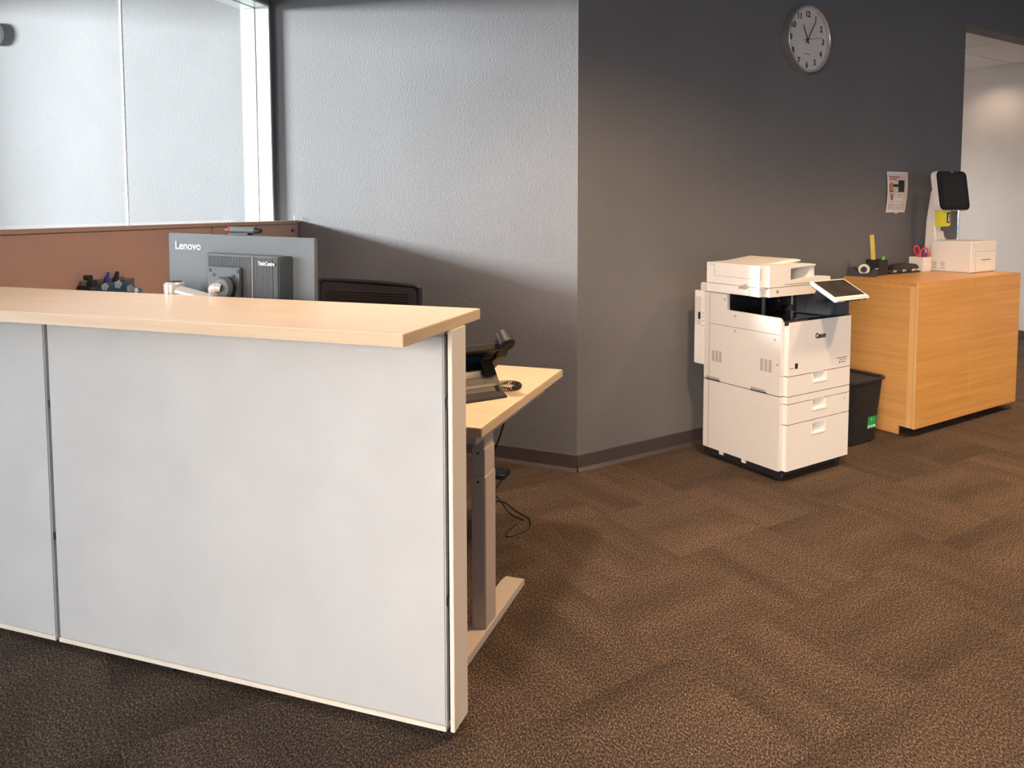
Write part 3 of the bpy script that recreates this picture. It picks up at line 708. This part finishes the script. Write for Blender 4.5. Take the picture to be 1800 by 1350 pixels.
# fronts with rounded vertical corners
XA, XB = .982, 1.092
def front(name, z0, z1, slot=None, m='white_pl'):
    if slot is None:
        return t.part(name, B().prism([(X0 + .001, -.699), (X0 + .001, YF), (X1 - .001, YF), (X1 - .001, -.699)], 'z', z0, z1, vbev={1: .026, 2: .008}), m)
    g0, g1 = slot
    bb = B().prism([(X0 + .001, -.699), (X0 + .001, YF), (XA, YF), (XA, -.699)], 'z', z0, z1, vbev={1: .026})
    bb.prism([(XB, -.699), (XB, YF), (X1 - .001, YF), (X1 - .001, -.699)], 'z', z0, z1, vbev={2: .008})
    bb.box(XA, XB, YF, -.699, z0, g0)
    if g1 < z1 - .001: bb.box(XA, XB, YF, -.699, g1, z1)
    par = t.part(name, bb, m)
    t.part('grip_hollow', B().prism([(XA, -.712), (XA + .025, -.712), (XB - .03, -.7115), (XB, YF + .003), (XB, -.699), (XA, -.699)], 'z', g0, g1), 'white_pl', parent=par)
    g = B().box(XA - .005, XB + .005, YF - .0022, YF + .0005, g0 - .005, g0); g.box(XA - .005, XA, YF - .0022, YF + .0005, g0, g1); g.box(XB, XB + .005, YF - .0022, YF + .0005, g0, g1)
    t.part('grip_rim', g, 'white_pl', parent=par)
    return par
fc = front('front_cover', .5515, .8255)
front('paper_drawer', .4480, .5465, (.499, .5465)); front('trim_strip', .4090, .4430)
front('paper_drawer', .3025, .4045, (.352, .4045)); front('cabinet_drawer', .060, .2975, (.226, .279))
t.part('front_core', B().box(X0 + .030, X1 - .012, -.7105, -.699, .062, .82), 'line')
t.part('drawer_number', text(B(), '1', 1.245, .515, YF - .0005, .014), 'ink_grey')
t.part('drawer_number', text(B(), '2', 1.245, .373, YF - .0005, .016), 'ink_red')
t.part('brand_lettering', text(B(), 'Canon', .993, .728, YF - .0006, .0365, bold=.0016, squash=.86), 'ink', parent=fc)
lb = B(); lb.box(.834, .856, YF - .0006, YF, .585, .613)
t.part('badge', lb, 'ink', parent=fc)
sp = B().box(.795, .822, YF - .0005, YF, .5885, .5925); sp.box(1.175, 1.265, YF - .0005, YF, .6015, .6055); sp.box(1.20, 1.262, YF - .0005, YF, .5905, .5935); sp.box(1.215, 1.250, YF - .0005, YF, .577, .581); sp.box(1.196, 1.207, YF - .0005, YF, .575, .584)
t.part('small_print', sp, 'ink_red', parent=fc)['kind'] = 'stuff'
# side vents, grips and screws
for (y0, y1, z0, z1, n_) in ((-.308, -.238, .555, .612, 14), (-.648, -.575, .562, .622, 14)):
    v = B(); w3 = (y1 - y0 - .016) / 3
    for k in range(n_):
        z = z0 + (z1 - z0) * k / (n_ - 1)
        for c in range(3): v.box(X0 - .0006, X0 + .002, y0 + c * (w3 + .008), y0 + c * (w3 + .008) + w3, z - .0013, z + .0013)
    t.part('vent', v, 'line')['kind'] = 'stuff'
for y0, y1 in ((-.302, -.195), (-.622, -.515)):
    t.part('side_grip', B().prism([(y0, .4465), (y0 + .012, .4635), (y1, .4635), (y1, .4465)], 'x', X0 - .0008, X0 + .003), 'ink_grey')
    t.part('side_grip_shadow', B().box(X0 - .0012, X0 + .003, y0 + .002, y1, .4455, .451), 'black')
for y, z in ((-.40, .822), (-.40, .742), (-.665, .733), (-.325, .905), (-.685, .607)): t.part('side_screw', B().cyl((X0 - .0003, y, z), .0055, .002, 'x', 10), 'line')
# scanner and document feeder
ys, yb = -.597, -.192
pts = [(X0 - .003, yb), (X0 - .003, ys), (1.295, ys), (1.295, yb)]
sc_ = t.part('scanner', B().prism(pts, 'z', .9395, .9865, vbev={1: .035, 2: .02}), 'white_pl')
t.part('scanner_marking', B().box(.842, .860, ys - .0006, ys, .958, .973), 'line', parent=sc_)
fb_ = B().box(X0 - .022, X0 + .002, -.505, -.388, .9425, .976, bev=.004)
t.part('side_bracket', fb_, 'white_pl', parent=sc_)
t.part('bracket_knob', B().cyl((X0 - .011, -.475, .984), .016, .016, 'x', 18, bev=.004).cyl((X0 - .011, -.445, .980), .010, .014, 'x', 14), 'ink_grey', parent=sc_)
t.part('hinge', B().box(X0, X0 + .07, -.192, -.140, .936, .984, bev=.005), 'white_pl2')
t.part('lid_gap', B().box(X0 + .002, 1.28, ys + .006, yb - .004, .986, .9905), 'line')
pts = [(X0 - .003, yb), (X0 - .003, ys), (.954, ys), (.954, yb)]
ad = t.part('document_feeder', B().prism(pts, 'z', .990, 1.102, vbev={1: .035}), 'white_pl')
# feeder side door outline
do = B()
for a, c, e, g in ((-.567, -.25, 1.0295, 1.0315), (-.569, -.567, 1.0295, 1.087), (-.25, -.248, 1.0315, 1.088)): do.box(X0 - .0036, X0, a, c, e, g)
do.box(X0 - .0038, X0, -.252, -.218, 1.088, 1.0905); do.box(X0 - .0038, X0, -.585, -.572, 1.0865, 1.0895)
t.part('feeder_door_line', do, 'ink_grey', parent=ad)
t.part('feeder_top', B().prism([(X0 + .0, 1.1015), (.90, 1.104), (1.10, 1.124), (1.16, 1.116), (1.16, 1.108), (1.0, 1.098), (.95, 1.094), (X0, 1.096)], 'y', -.50, yb, bev=.002), 'white_pl', parent=ad)
t.part('tray_lid', B().prism([(.953, 1.098), (1.05, 1.106), (1.165, 1.098), (1.165, 1.090), (1.0, 1.083), (.953, 1.080)], 'y', -.595, -.30, bev=.002), 'white_pl', parent=ad)
t.part('tray_side', B().prism([(.954, .990), (1.29, .990), (1.29, 1.026), (1.19, 1.034), (1.06, 1.028), (.954, 1.020)], 'y', ys, ys + .018, bev=.001), 'white_pl', parent=ad)
t.part('paper_tray', B().prism([(.954, .990), (1.288, .990), (1.288, 1.018), (.954, 1.012)], 'y', ys + .018, yb, bev=.001), 'white_pl2', parent=ad)
t.part('tray_slot', B().box(.905, 1.28, ys - .0008, ys, .9985, 1.0015), 'line', parent=ad)
t.part('tray_back', B().prism([(1.10, 1.015), (1.172, 1.015), (1.172, 1.092), (1.155, 1.10)], 'y', -.58, -.20, bev=.002), 'white_pl', parent=ad)
t.part('paper_guide', B().prism([(.985, 1.016), (1.04, 1.016), (1.01, 1.058)], 'y', -.50, -.49).prism([(.985, 1.016), (1.04, 1.016), (1.01, 1.058)], 'y', -.33, -.32), 'white_pl2', parent=ad)
# tilted touch panel
ang = math.atan2(1.026 - .944, .16); hyp = math.hypot(.16, .082)
PM = Matrix.Translation((1.105, -.87, .944)) @ Matrix.Rotation(ang, 4, 'X')
tp = t.part('touch_panel', B().box(-.141, .141, -.002, hyp + .002, -.020, 0, bev=.006, seg=3, mx=PM), 'white_pl')
t.part('panel_back', B().box(-.125, .125, .012, hyp - .012, -.030, -.019, bev=.004, mx=PM), 'black', parent=tp)
t.part('panel_screen', B().box(-.127, .125, .024, hyp - .012, -.001, .0009, bev=.0004, seg=1, mx=PM), 'screen_p', parent=tp)
t.part('panel_slot', B().box(-.075, .065, -.0045, -.001, -.013, -.009, mx=PM).box(.080, .105, -.0045, -.001, -.013, -.008, mx=PM), 'ink', parent=tp)
t.part('panel_neck', B().prism([(-.69, .90), (-.735, .955), (-.80, .965), (-.76, .985), (-.66, .98), (-.62, .90)], 'x', 1.09, 1.24, bev=.004), 'navy')
# power cord beside the bin
solo('hanging_cable', 'short dark cord hanging at the right side of the printer', 'cord', R, (1.315, -.60, .3), B().tube(smooth_path([(1.303, -.66, .40), (1.325, -.665, .385), (1.330, -.66, .36), (1.318, -.655, .33), (1.312, -.65, .27), (1.31, -.6, .12), (1.31, -.5, .006), (1.31, -.3, .006)], 6), .004, 7), 'rubber')

# ================================================================== waste bin
t = Thing('waste_bin', 'black plastic waste bin with a green recycling label', 'bin', R, (1.70, -.44, 0))
def ring(x0, x1, y0, y1, r, n=6):
    out = []
    for cx_, cy_, a0 in ((x1 - r, y1 - r, 0), (x0 + r, y1 - r, PI / 2), (x0 + r, y0 + r, PI), (x1 - r, y0 + r, 1.5 * PI)):
        for k in range(n + 1): out.append((cx_ + r * math.cos(a0 + PI / 2 * k / n), cy_ + r * math.sin(a0 + PI / 2 * k / n)))
    return out
def loft(rings):
    b_ = B(); prev = None; vs0 = None
    for pts_, z in rings:
        vs = [b_.bm.verts.new((x, y, z)) for x, y in pts_]
        if prev:
            for i in range(len(vs)): b_.bm.faces.new((prev[i], prev[(i + 1) % len(vs)], vs[(i + 1) % len(vs)], vs[i]))
        else: b_.bm.faces.new(vs[::-1])
        prev = vs
    return b_, prev
b_, last = loft([(ring(1.575, 1.835, -.545, -.335, .04), .0), (ring(1.568, 1.842, -.552, -.328, .04), .012), (ring(1.535, 1.872, -.578, -.302, .045), .375), (ring(1.535, 1.872, -.578, -.302, .045), .382), (ring(1.541, 1.866, -.572, -.308, .04), .382), (ring(1.572, 1.838, -.548, -.332, .036), .016)])
b_.bm.faces.new(last); bmesh.ops.recalc_face_normals(b_.bm, faces=b_.bm.faces[:])
bn = t.part('bin_body', b_, 'black')
rm, last = loft([(ring(1.531, 1.876, -.582, -.298, .047), .376), (ring(1.524, 1.883, -.589, -.291, .05), .380), (ring(1.524, 1.883, -.589, -.291, .05), .392), (ring(1.531, 1.876, -.582, -.298, .047), .394), (ring(1.540, 1.867, -.573, -.307, .042), .392), (ring(1.540, 1.867, -.573, -.307, .042), .380)])
t.part('bin_rim', rm, 'rubber')
tl = math.atan2(.026, .363)
LM = Matrix.Translation((1.775, -.5555, .085)) @ Matrix.Rotation(tl, 4, 'X')
lab = t.part('recycling_label', B().box(-.042, .042, -.0018, -.0002, 0, .074, mx=LM), 'green_lab', label='square green recycling label')
t.part('label_band', B().box(-.036, .036, -.0024, -.0016, .006, .020, mx=LM), 'white_ink', parent=lab)
t.part('label_lettering', text(B(), 'RECYCLE', 0, .0085, -.0026, .0125, 'CENTER', mx=LM, bold=.0002, squash=.95), 'green_lab', parent=lab)
ar = B()
for k in range(3):
    a = PI / 2 + k * 2 * PI / 3
    p = [(.017 * math.cos(a + da) * 1.0, .046 + .017 * math.sin(a + da)) for da in (.25, .9, 1.55)]
    ar.tube([(p[0][0], -.0024, p[0][1]), (p[1][0] * .75, -.0024, .046 + (p[1][1] - .046) * .75), (p[2][0], -.0024, p[2][1])], [.0032, .0032, .001], 6, mx=LM)
t.part('label_symbol', ar, 'green', parent=lab)

# ================================================================== maple cabinet
t = Thing('storage_cabinet', 'low orange maple cabinet with two plain doors beside the waste bin', 'cabinet', R, (2.67, -.40, 0))
CX0, CX1, CH = 2.055, 3.295, .950
t.part('top', B().box(CX0, CX1, -.640, -.150, CH - .026, CH, bev=.001), 'cabinet')
sp_ = [(-.150, 0), (-.552, 0), (-.552, .055), (-.635, .055), (-.635, CH - .026), (-.150, CH - .026)]
for x in (CX0 + .004, CX1 - .022): t.part('side_panel', B().prism(sp_, 'x', x, x + .018), 'cabinet_side')
t.part('side_edge', B().box(CX0, CX0 + .022, -.6395, -.607, .055, CH - .0265, bev=.001), 'edge_highlight')
t.part('carcass', B().box(CX0 + .03, CX1 - .03, -.632, -.152, .056, CH - .03), 'cabinet')
t.part('plinth', B().box(CX0 + .023, CX1 - .023, -.548, -.53, 0, .056), 'black')
t.part('front_frame', B().box(CX0 + .005, CX1 - .005, -.643, -.634, .06, CH - .004), 'shadowgap')
for x0, x1 in ((CX0 - .004, 2.6665), (2.6695, CX1 + .001)):
    d_ = t.part('door', B().box(x0, x1, -.662, -.645, .055, CH - .0005, bev=.0015), 'cabinet')
    if x0 < 2.5: t.part('door_edge', B().box(x0 - .0006, x0 + .002, -.6612, -.6456, .056, CH - .0015), 'edge_highlight', parent=d_)
t.part('door_joint', B().box(2.6667, 2.6693, -.6605, -.646, .056, CH - .002), 'maple_edge')

# ================================================================== things on the cabinet
t = Thing('tape_dispenser', 'black desktop tape dispenser at the left end of the cabinet', 'tape dispenser', R, (2.15, -.215, CH))
TD = F(R.w(2.155, -.215).x, R.w(2.155, -.215).y, 33.28 - 68)
t = None
bpy.data.objects.remove(bpy.data.objects['tape_dispenser'])
t = Thing('tape_dispenser', 'black desktop tape dispenser at the left end of the cabinet', 'tape dispenser', TD, (0, 0, CH))
prof = [(-.085, 0), (.088, 0), (.094, .012), (.092, .052), (.078, .060), (.062, .040), (.035, .024), (-.01, .020), (-.03, .040), (-.045, .060), (-.075, .060), (-.088, .030)]
td = t.part('body', B().prism([(x, z + CH) for x, z in prof], 'y', -.032, -.022, bev=.002).prism([(x, z + CH) for x, z in prof], 'y', .022, .032, bev=.002).prism([(x, (z * .8) + CH) for x, z in [(-.085, 0), (.09, 0), (.09, .05), (.075, .055), (.06, .03), (-.03, .02), (-.05, .06), (-.085, .04)]], 'y', -.023, .023), 'black')
t.part('cutter', B().box(.078, .096, -.024, .024, CH + .052, CH + .056), 'steel')
t.part('hub', B().cyl((.012, 0, CH + .046), .018, .050, 'y', 20), 'black')
solo('tape_roll', 'roll of clear tape in the black dispenser', 'tape roll', TD, (.012, 0, CH + .012), B().lathe([(.0195, -.0095), (.0345, -.0095), (.0345, .0095), (.0195, .0095), (.0195, -.0095)], (.012, 0, CH + .0465), 30, 'y'), 'tape')
# black mesh pen cup with ruler and marker
def cup(name, label, x0, x1, y0, y1, z1, m, th=.003):
    o = B().box(x0, x1, y0, y1, CH, CH + .004)
    o.box(x0, x0 + th, y0, y1, CH, z1).box(x1 - th, x1, y0, y1, CH, z1).box(x0 + th, x1 - th, y0, y0 + th, CH, z1).box(x0 + th, x1 - th, y1 - th, y1, CH, z1)
    return solo(name, label, 'pen cup', R, ((x0 + x1) / 2, (y0 + y1) / 2, CH), o, m)
c = cup('pen_cup', 'black wire mesh pen cup behind the tape dispenser', 2.285, 2.385, -.250, -.155, 1.050, 'mesh')
sub('cup_rim', B().tube([(2.285, -.25, 1.05), (2.385, -.25, 1.05), (2.385, -.155, 1.05), (2.285, -.155, 1.05)], .003, 6, closed=True), 'black', c, (2.335, -.2025, CH))
rl = Matrix.Translation((2.318, -.195, CH + .006)) @ Matrix.Rotation(math.radians(-50), 4, 'Z') @ Matrix.Rotation(math.radians(-4.5), 4, 'Y')
o = solo('ruler', 'amber yellow plastic ruler standing in the black pen cup', 'ruler', R, (2.318, -.195, CH + .006), B().box(-.014, .014, -.0025, .0025, 0, .262, bev=.0015, mx=rl), 'yellow_d')
mk = B()
for i in range(14): mk.box(-.012, -.002 if i % 5 == 0 else -.006, -.0031, -.0025, .01 + i * .0175, .0112 + i * .0175, mx=rl)
sub('ruler_marks', mk, 'yellow', o, (2.318, -.195, CH + .006))
pen('marker_pen', 'bright green marker leaning in the black pen cup', R, (2.368, -.225, CH + .006), (2.350, -.238, 1.072), .0085, 'green', cap='green')
# hole punch
t = Thing('hole_punch', 'black three hole punch lying between the two pen cups', 'hole punch', R, (2.60, -.20, CH))
t.part('base', B().prism([(2.44, CH), (2.785, CH), (2.785, CH + .010), (2.44, CH + .010)], 'y', -.245, -.165, bev=.002), 'rubber')
t.part('lever', B().prism([(2.455, CH + .026), (2.47, CH + .050), (2.53, CH + .062), (2.66, CH + .066), (2.745, CH + .058), (2.78, CH + .036), (2.77, CH + .026)], 'y', -.242, -.176, bev=.006, seg=3), 'black')
for x in (2.50, 2.61, 2.72): t.part('punch_head', B().box(x - .018, x + .018, -.235, -.18, CH + .009, CH + .028, bev=.002), 'steel')
# white pen cup with scissors, pens
c = cup('pen_cup', 'white square pen cup holding red scissors beside the kiosk', 2.800, 2.902, -.252, -.150, 1.052, 'white_pl')
_p = R.w(2.850, -.205); SCF = F(_p.x, _p.y, 33.28 - 48)
t = Thing('scissors', 'pair of scissors with red handles in the white pen cup', 'scissors', SCF, (0, 0, CH + .006))
def loop(cx_, cz_, rx, rz, rot):
    out = []
    for k in range(22):
        a = 2 * PI * k / 22; x = rx * math.cos(a); z = rz * math.sin(a)
        out.append((cx_ + x * math.cos(rot) - z * math.sin(rot), 0, cz_ + x * math.sin(rot) + z * math.cos(rot)))
    return out
t.part('handle', B().tube(loop(-.026, 1.096, .017, .033, .25), .0058, 8, closed=True).tube([(-.018, 0, 1.066), (-.005, 0, 1.03)], .0065, 8), 'pink')
t.part('handle', B().tube(loop(.022, 1.088, .020, .028, -.5), .0058, 8, closed=True).tube([(.012, 0, 1.062), (.001, 0, 1.03)], .0065, 8), 'pink')
t.part('blade', B().prism([(-.009, 1.035), (.005, 1.035), (.004, .96), (-.002, .957)], 'y', -.0015, 0), 'steel')
t.part('blade', B().prism([(-.009, 1.035), (.005, 1.035), (-.002, .957), (-.007, .96)], 'y', .0002, .0015), 'steel')
for i, (nm, lbl, bx, by, tx, ty, tz, r, m, cp_) in enumerate([
    ('pen', 'blue and white pen leaning furthest left in the white cup', 2.826, -.235, 2.806, -.245, 1.092, .0045, 'white_ink', 'blue'),
    ('pen', 'plain blue pen in front of the red scissors', 2.842, -.232, 2.848, -.244, 1.085, .0048, 'blue', None),
    ('pen', 'orange pen at the left rim of the white cup', 2.815, -.22, 2.808, -.226, 1.075, .0052, 'orange', None),
    ('pen', 'orange pen at the right rim of the white cup', 2.885, -.235, 2.894, -.243, 1.080, .0055, 'orange', None),
    ('marker_pen', 'tall black marker behind the red scissors', 2.875, -.185, 2.880, -.188, 1.128, .006, 'black', None),
    ('marker_pen', 'shorter black marker with a red cap in the white cup', 2.866, -.235, 2.872, -.243, 1.078, .0075, 'black', 'red')]):
    pen(nm, lbl, R, (bx, by, CH + .006), (tx, ty, tz), r, m, cap=cp_)

# ================================================================== self service kiosk
t = Thing('kiosk', 'white self service kiosk with a tilted black screen on the cabinet', 'kiosk', R, (3.12, -.33, CH))
bx = t.part('base_box', B().box(2.955, 3.290, -.500, -.215, CH + .002, 1.166, bev=.006, seg=3), 'white_pl')
t.part('base_foot', B().box(2.962, 3.283, -.494, -.222, CH, CH + .004), 'line', parent=bx)
dr = t.part('front_flap', B().box(3.012, 3.276, -.5018, -.4995, CH + .014, 1.095, bev=.0008, seg=1), 'white_pl', parent=bx)
fl = B()
for a, c_, e, g in ((3.009, 3.279, 1.0945, 1.0975), (3.009, 3.012, CH + .012, 1.0955), (3.276, 3.279, CH + .012, 1.0955)): fl.box(a, c_, -.5006, -.4993, e, g)
t.part('flap_outline', fl, 'ink_grey', parent=bx)
t.part('receipt_slot', B().box(3.085, 3.205, -.5026, -.5010, 1.036, 1.0405), 'ink', parent=bx)
lbx = B()
for (y0, y1, z0, z1) in ((-.262, -.232, .990, 1.018), (-.320, -.285, .990, 1.018), (-.262, -.228, .972, .978), (-.320, -.288, .972, .978)):
    if z1 - z0 > .02:
        for k in range(5): lbx.box(2.9542, 2.9552, y0, y1 - (k % 2) * .006, z0 + k * .006, z0 + k * .006 + .0028)
    else: lbx.box(2.9542, 2.9552, y0, y1, z0, z1)
t.part('side_print', lbx, 'ink_grey', parent=bx)
cp = t.part('column', B().prism([(-.213, CH), (-.130, CH), (-.140, 1.30), (-.168, 1.52), (-.190, 1.535), (-.205, 1.50), (-.203, 1.30), (-.213, 1.19)], 'x', 3.015, 3.095, bev=.006, seg=3), 'white_pl')
t.part('column_foot', B().prism([(3.03, 1.167), (3.150, 1.167), (3.115, 1.185), (3.095, 1.23), (3.03, 1.23)], 'y', -.225, -.150, bev=.003), 'white_pl2', parent=cp)
t.part('steel_rod', B().cyl((3.175, -.285, 1.285), .0085, .24, 'z', 14).cyl((3.175, -.285, 1.172), .013, .012, 'z', 14).cyl((3.175, -.285, 1.345), .011, .02, 'z', 14), 'chrome')
# screen head, tilted back and turned a little to the left
HM = Matrix.Translation((3.125, -.262, 1.517)) @ Matrix.Rotation(math.radians(-6), 4, 'Z') @ Matrix.Rotation(math.radians(-9), 4, 'X')
def rrect(w, h, r, n=7):
    return ring(-w / 2, w / 2, -h / 2, h / 2, r, n)
hd = t.part('screen_housing', B().prism(rrect(.335, .285, .042), 'y', -.004, .040, bev=.006, mx=HM), 'white_pl')
t.part('housing_mount', B().prism(rrect(.20, .18, .03), 'y', .038, .065, bev=.004, mx=HM), 'white_pl', parent=hd)
t.part('bezel', B().prism(rrect(.330, .280, .040), 'y', -.012, -.003, bev=.003, mx=HM), 'black_gloss', parent=hd)
t.part('display', B().box(-.122, .122, -.0130, -.0115, -.112, .110, mx=HM), 'screen', parent=hd)
t.part('top_sensor', B().box(-.018, .018, -.0135, -.011, .128, .134, bev=.001, mx=HM), 'ink_grey', parent=hd)
# yellow scanner holder under the screen
t.part('scanner_holder', B().prism([(3.02, 1.262), (3.105, 1.262), (3.120, 1.275), (3.122, 1.362), (3.105, 1.378), (3.02, 1.378)], 'y', -.262, -.198, bev=.004), 'yellow', label='bright yellow scanner holder')
t.part('scanner_window', B().box(3.066, 3.109, -.2645, -.261, 1.288, 1.362, bev=.001), 'black_gloss')
t.part('scanner_symbol', B().prism([(3.079, 1.305), (3.097, 1.305), (3.092, 1.335), (3.084, 1.335)], 'y', -.2655, -.2642).cyl((3.088, -.265, 1.343), .006, .0013, 'y', 12).box(3.075, 3.101, -.2655, -.2642, 1.298, 1.302), 'white_ink')

# ================================================================== wall clock
CR, CZ, CXX, CDP = .207, 2.462, 1.775, .062
t = Thing('wall_clock', 'round wall clock with a brushed steel rim and pale face', 'clock', R, (CXX, 0, CZ))
t.part('rim', B().lathe([(CR * .985, 0), (CR, -.004), (CR, -CDP + .003), (CR - .003, -CDP), (CR - .010, -CDP), (CR - .014, -CDP + .006), (CR - .014, -.018)], (CXX, 0, CZ), 64, 'y'), 'steel')
t.part('face', B().cyl((CXX, -.033, CZ), CR - .013, .006, 'y', 64), 'clockface')
nm = B()
for h in range(1, 13):
    a = PI / 2 - h * PI / 6; rr = .158
    text(nm, str(h), CXX + rr * math.cos(a), CZ + rr * math.sin(a) - .0175, -.0366, .052, 'CENTER', bold=.0016, squash=.9)
t.part('numerals', nm, 'ink')
def hand(ang, l0, l1, w, y):
    return B().prism([(-w, -l0), (w, -l0), (w * .6, l1), (-w * .6, l1)], 'y', y - .001, y, mx=Matrix.Translation((CXX, 0, CZ)) @ Matrix.Rotation(ang, 4, 'Y'))
t.part('hour_hand', hand(math.radians(-27), .028, .100, .0046, -.039), 'ink')
t.part('minute_hand', hand(math.radians(32), .030, .140, .0040, -.041), 'ink')
t.part('second_hand', hand(math.radians(80), .045, .125, .0016, -.043), 'ink')
t.part('hub', B().cyl((CXX, -.040, CZ), .007, .008, 'y', 16), 'ink')
t.part('small_print', B().box(CXX - .032, CXX + .032, -.0366, -.036, CZ - .093, CZ - .089), 'ink_red')
t.part('lens', B().cyl((CXX, -.054, CZ), CR - .015, .0015, 'y', 64), 'lens')

# ================================================================== poster
t = Thing('poster', 'small printed flyer taped to the dark wall beside the kiosk', 'poster', R, (2.86, 0, 1.36))
def sheet(x0, x1, z0, z1, off, n=10):
    b_ = B(); prev = None
    for i in range(n + 1):
        f = i / n; z = z0 + (z1 - z0) * f
        # sheet bulges away from the wall and narrows a little towards its foot
        fz = (z - 1.362) / .292; y = -.0025 - .010 * math.sin(PI * min(1, max(0, fz))) - off
        k = (x0 - 2.73) / .262, (x1 - 2.73) / .262
        sh = -.012 + .022 * fz
        xa, xb = [2.734 + kk * (.235 + .024 * fz) + (.0 * sh) for kk in k]
        row = [b_.bm.verts.new((xa, y, z)), b_.bm.verts.new((xb, y, z)), b_.bm.verts.new((xb, y + .0008, z)), b_.bm.verts.new((xa, y + .0008, z))]
        if prev:
            for a in range(4): b_.bm.faces.new((prev[a], prev[(a + 1) % 4], row[(a + 1) % 4], row[a]))
        else: b_.bm.faces.new(row)
        prev = row
    b_.bm.faces.new(prev[::-1]); bmesh.ops.recalc_face_normals(b_.bm, faces=b_.bm.faces[:]); return b_
t.part('sheet', sheet(2.730, 2.992, 1.362, 1.654, 0), 'paper_w')
t.part('printed_ground', sheet(2.745, 2.974, 1.380, 1.640, .0011), 'paper')
for nm_, r_, m_ in (('printed_picture', (2.752, 2.945, 1.508, 1.565), 'photo_dark'), ('printed_picture', (2.868, 2.945, 1.560, 1.594), 'photo_dark'), ('printed_picture', (2.756, 2.80, 1.515, 1.575), 'photo_warm'),
                    ('printed_picture', (2.80, 2.865, 1.500, 1.545), 'photo_pale'), ('printed_box', (2.835, 2.94, 1.428, 1.502), 'paper_w'), ('printed_emblem', (2.762, 2.81, 1.475, 1.498), 'ink_grey'), ('printed_emblem', (2.778, 2.796, 1.452, 1.475), 'ink')):
    t.part(nm_, sheet(*r_, .0020 if nm_ != 'printed_picture' or m_ == 'photo_dark' else .0026, 4), m_)
hdg = sheet(2.752, 2.885, 1.612, 1.620, .0021, 2); t.part('printed_heading', hdg, 'ink_red'); t.part('printed_heading', sheet(2.752, 2.848, 1.596, 1.604, .0021, 2), 'ink_red')
for r_ in ((2.845, 2.93, 1.488, 1.492), (2.845, 2.915, 1.473, 1.477), (2.845, 2.925, 1.440, 1.443), (2.752, 2.82, 1.412, 1.416), (2.752, 2.775, 1.392, 1.399), (2.80, 2.818, 1.393, 1.397), (2.86, 2.88, 1.393, 1.397)):
    t.part('printed_text', sheet(*r_, .0028, 2), 'ink_grey')
t.part('tape_tab', B().box(2.845, 2.875, -.0062, -.0002, 1.355, 1.372, bev=.001), 'paper_w')
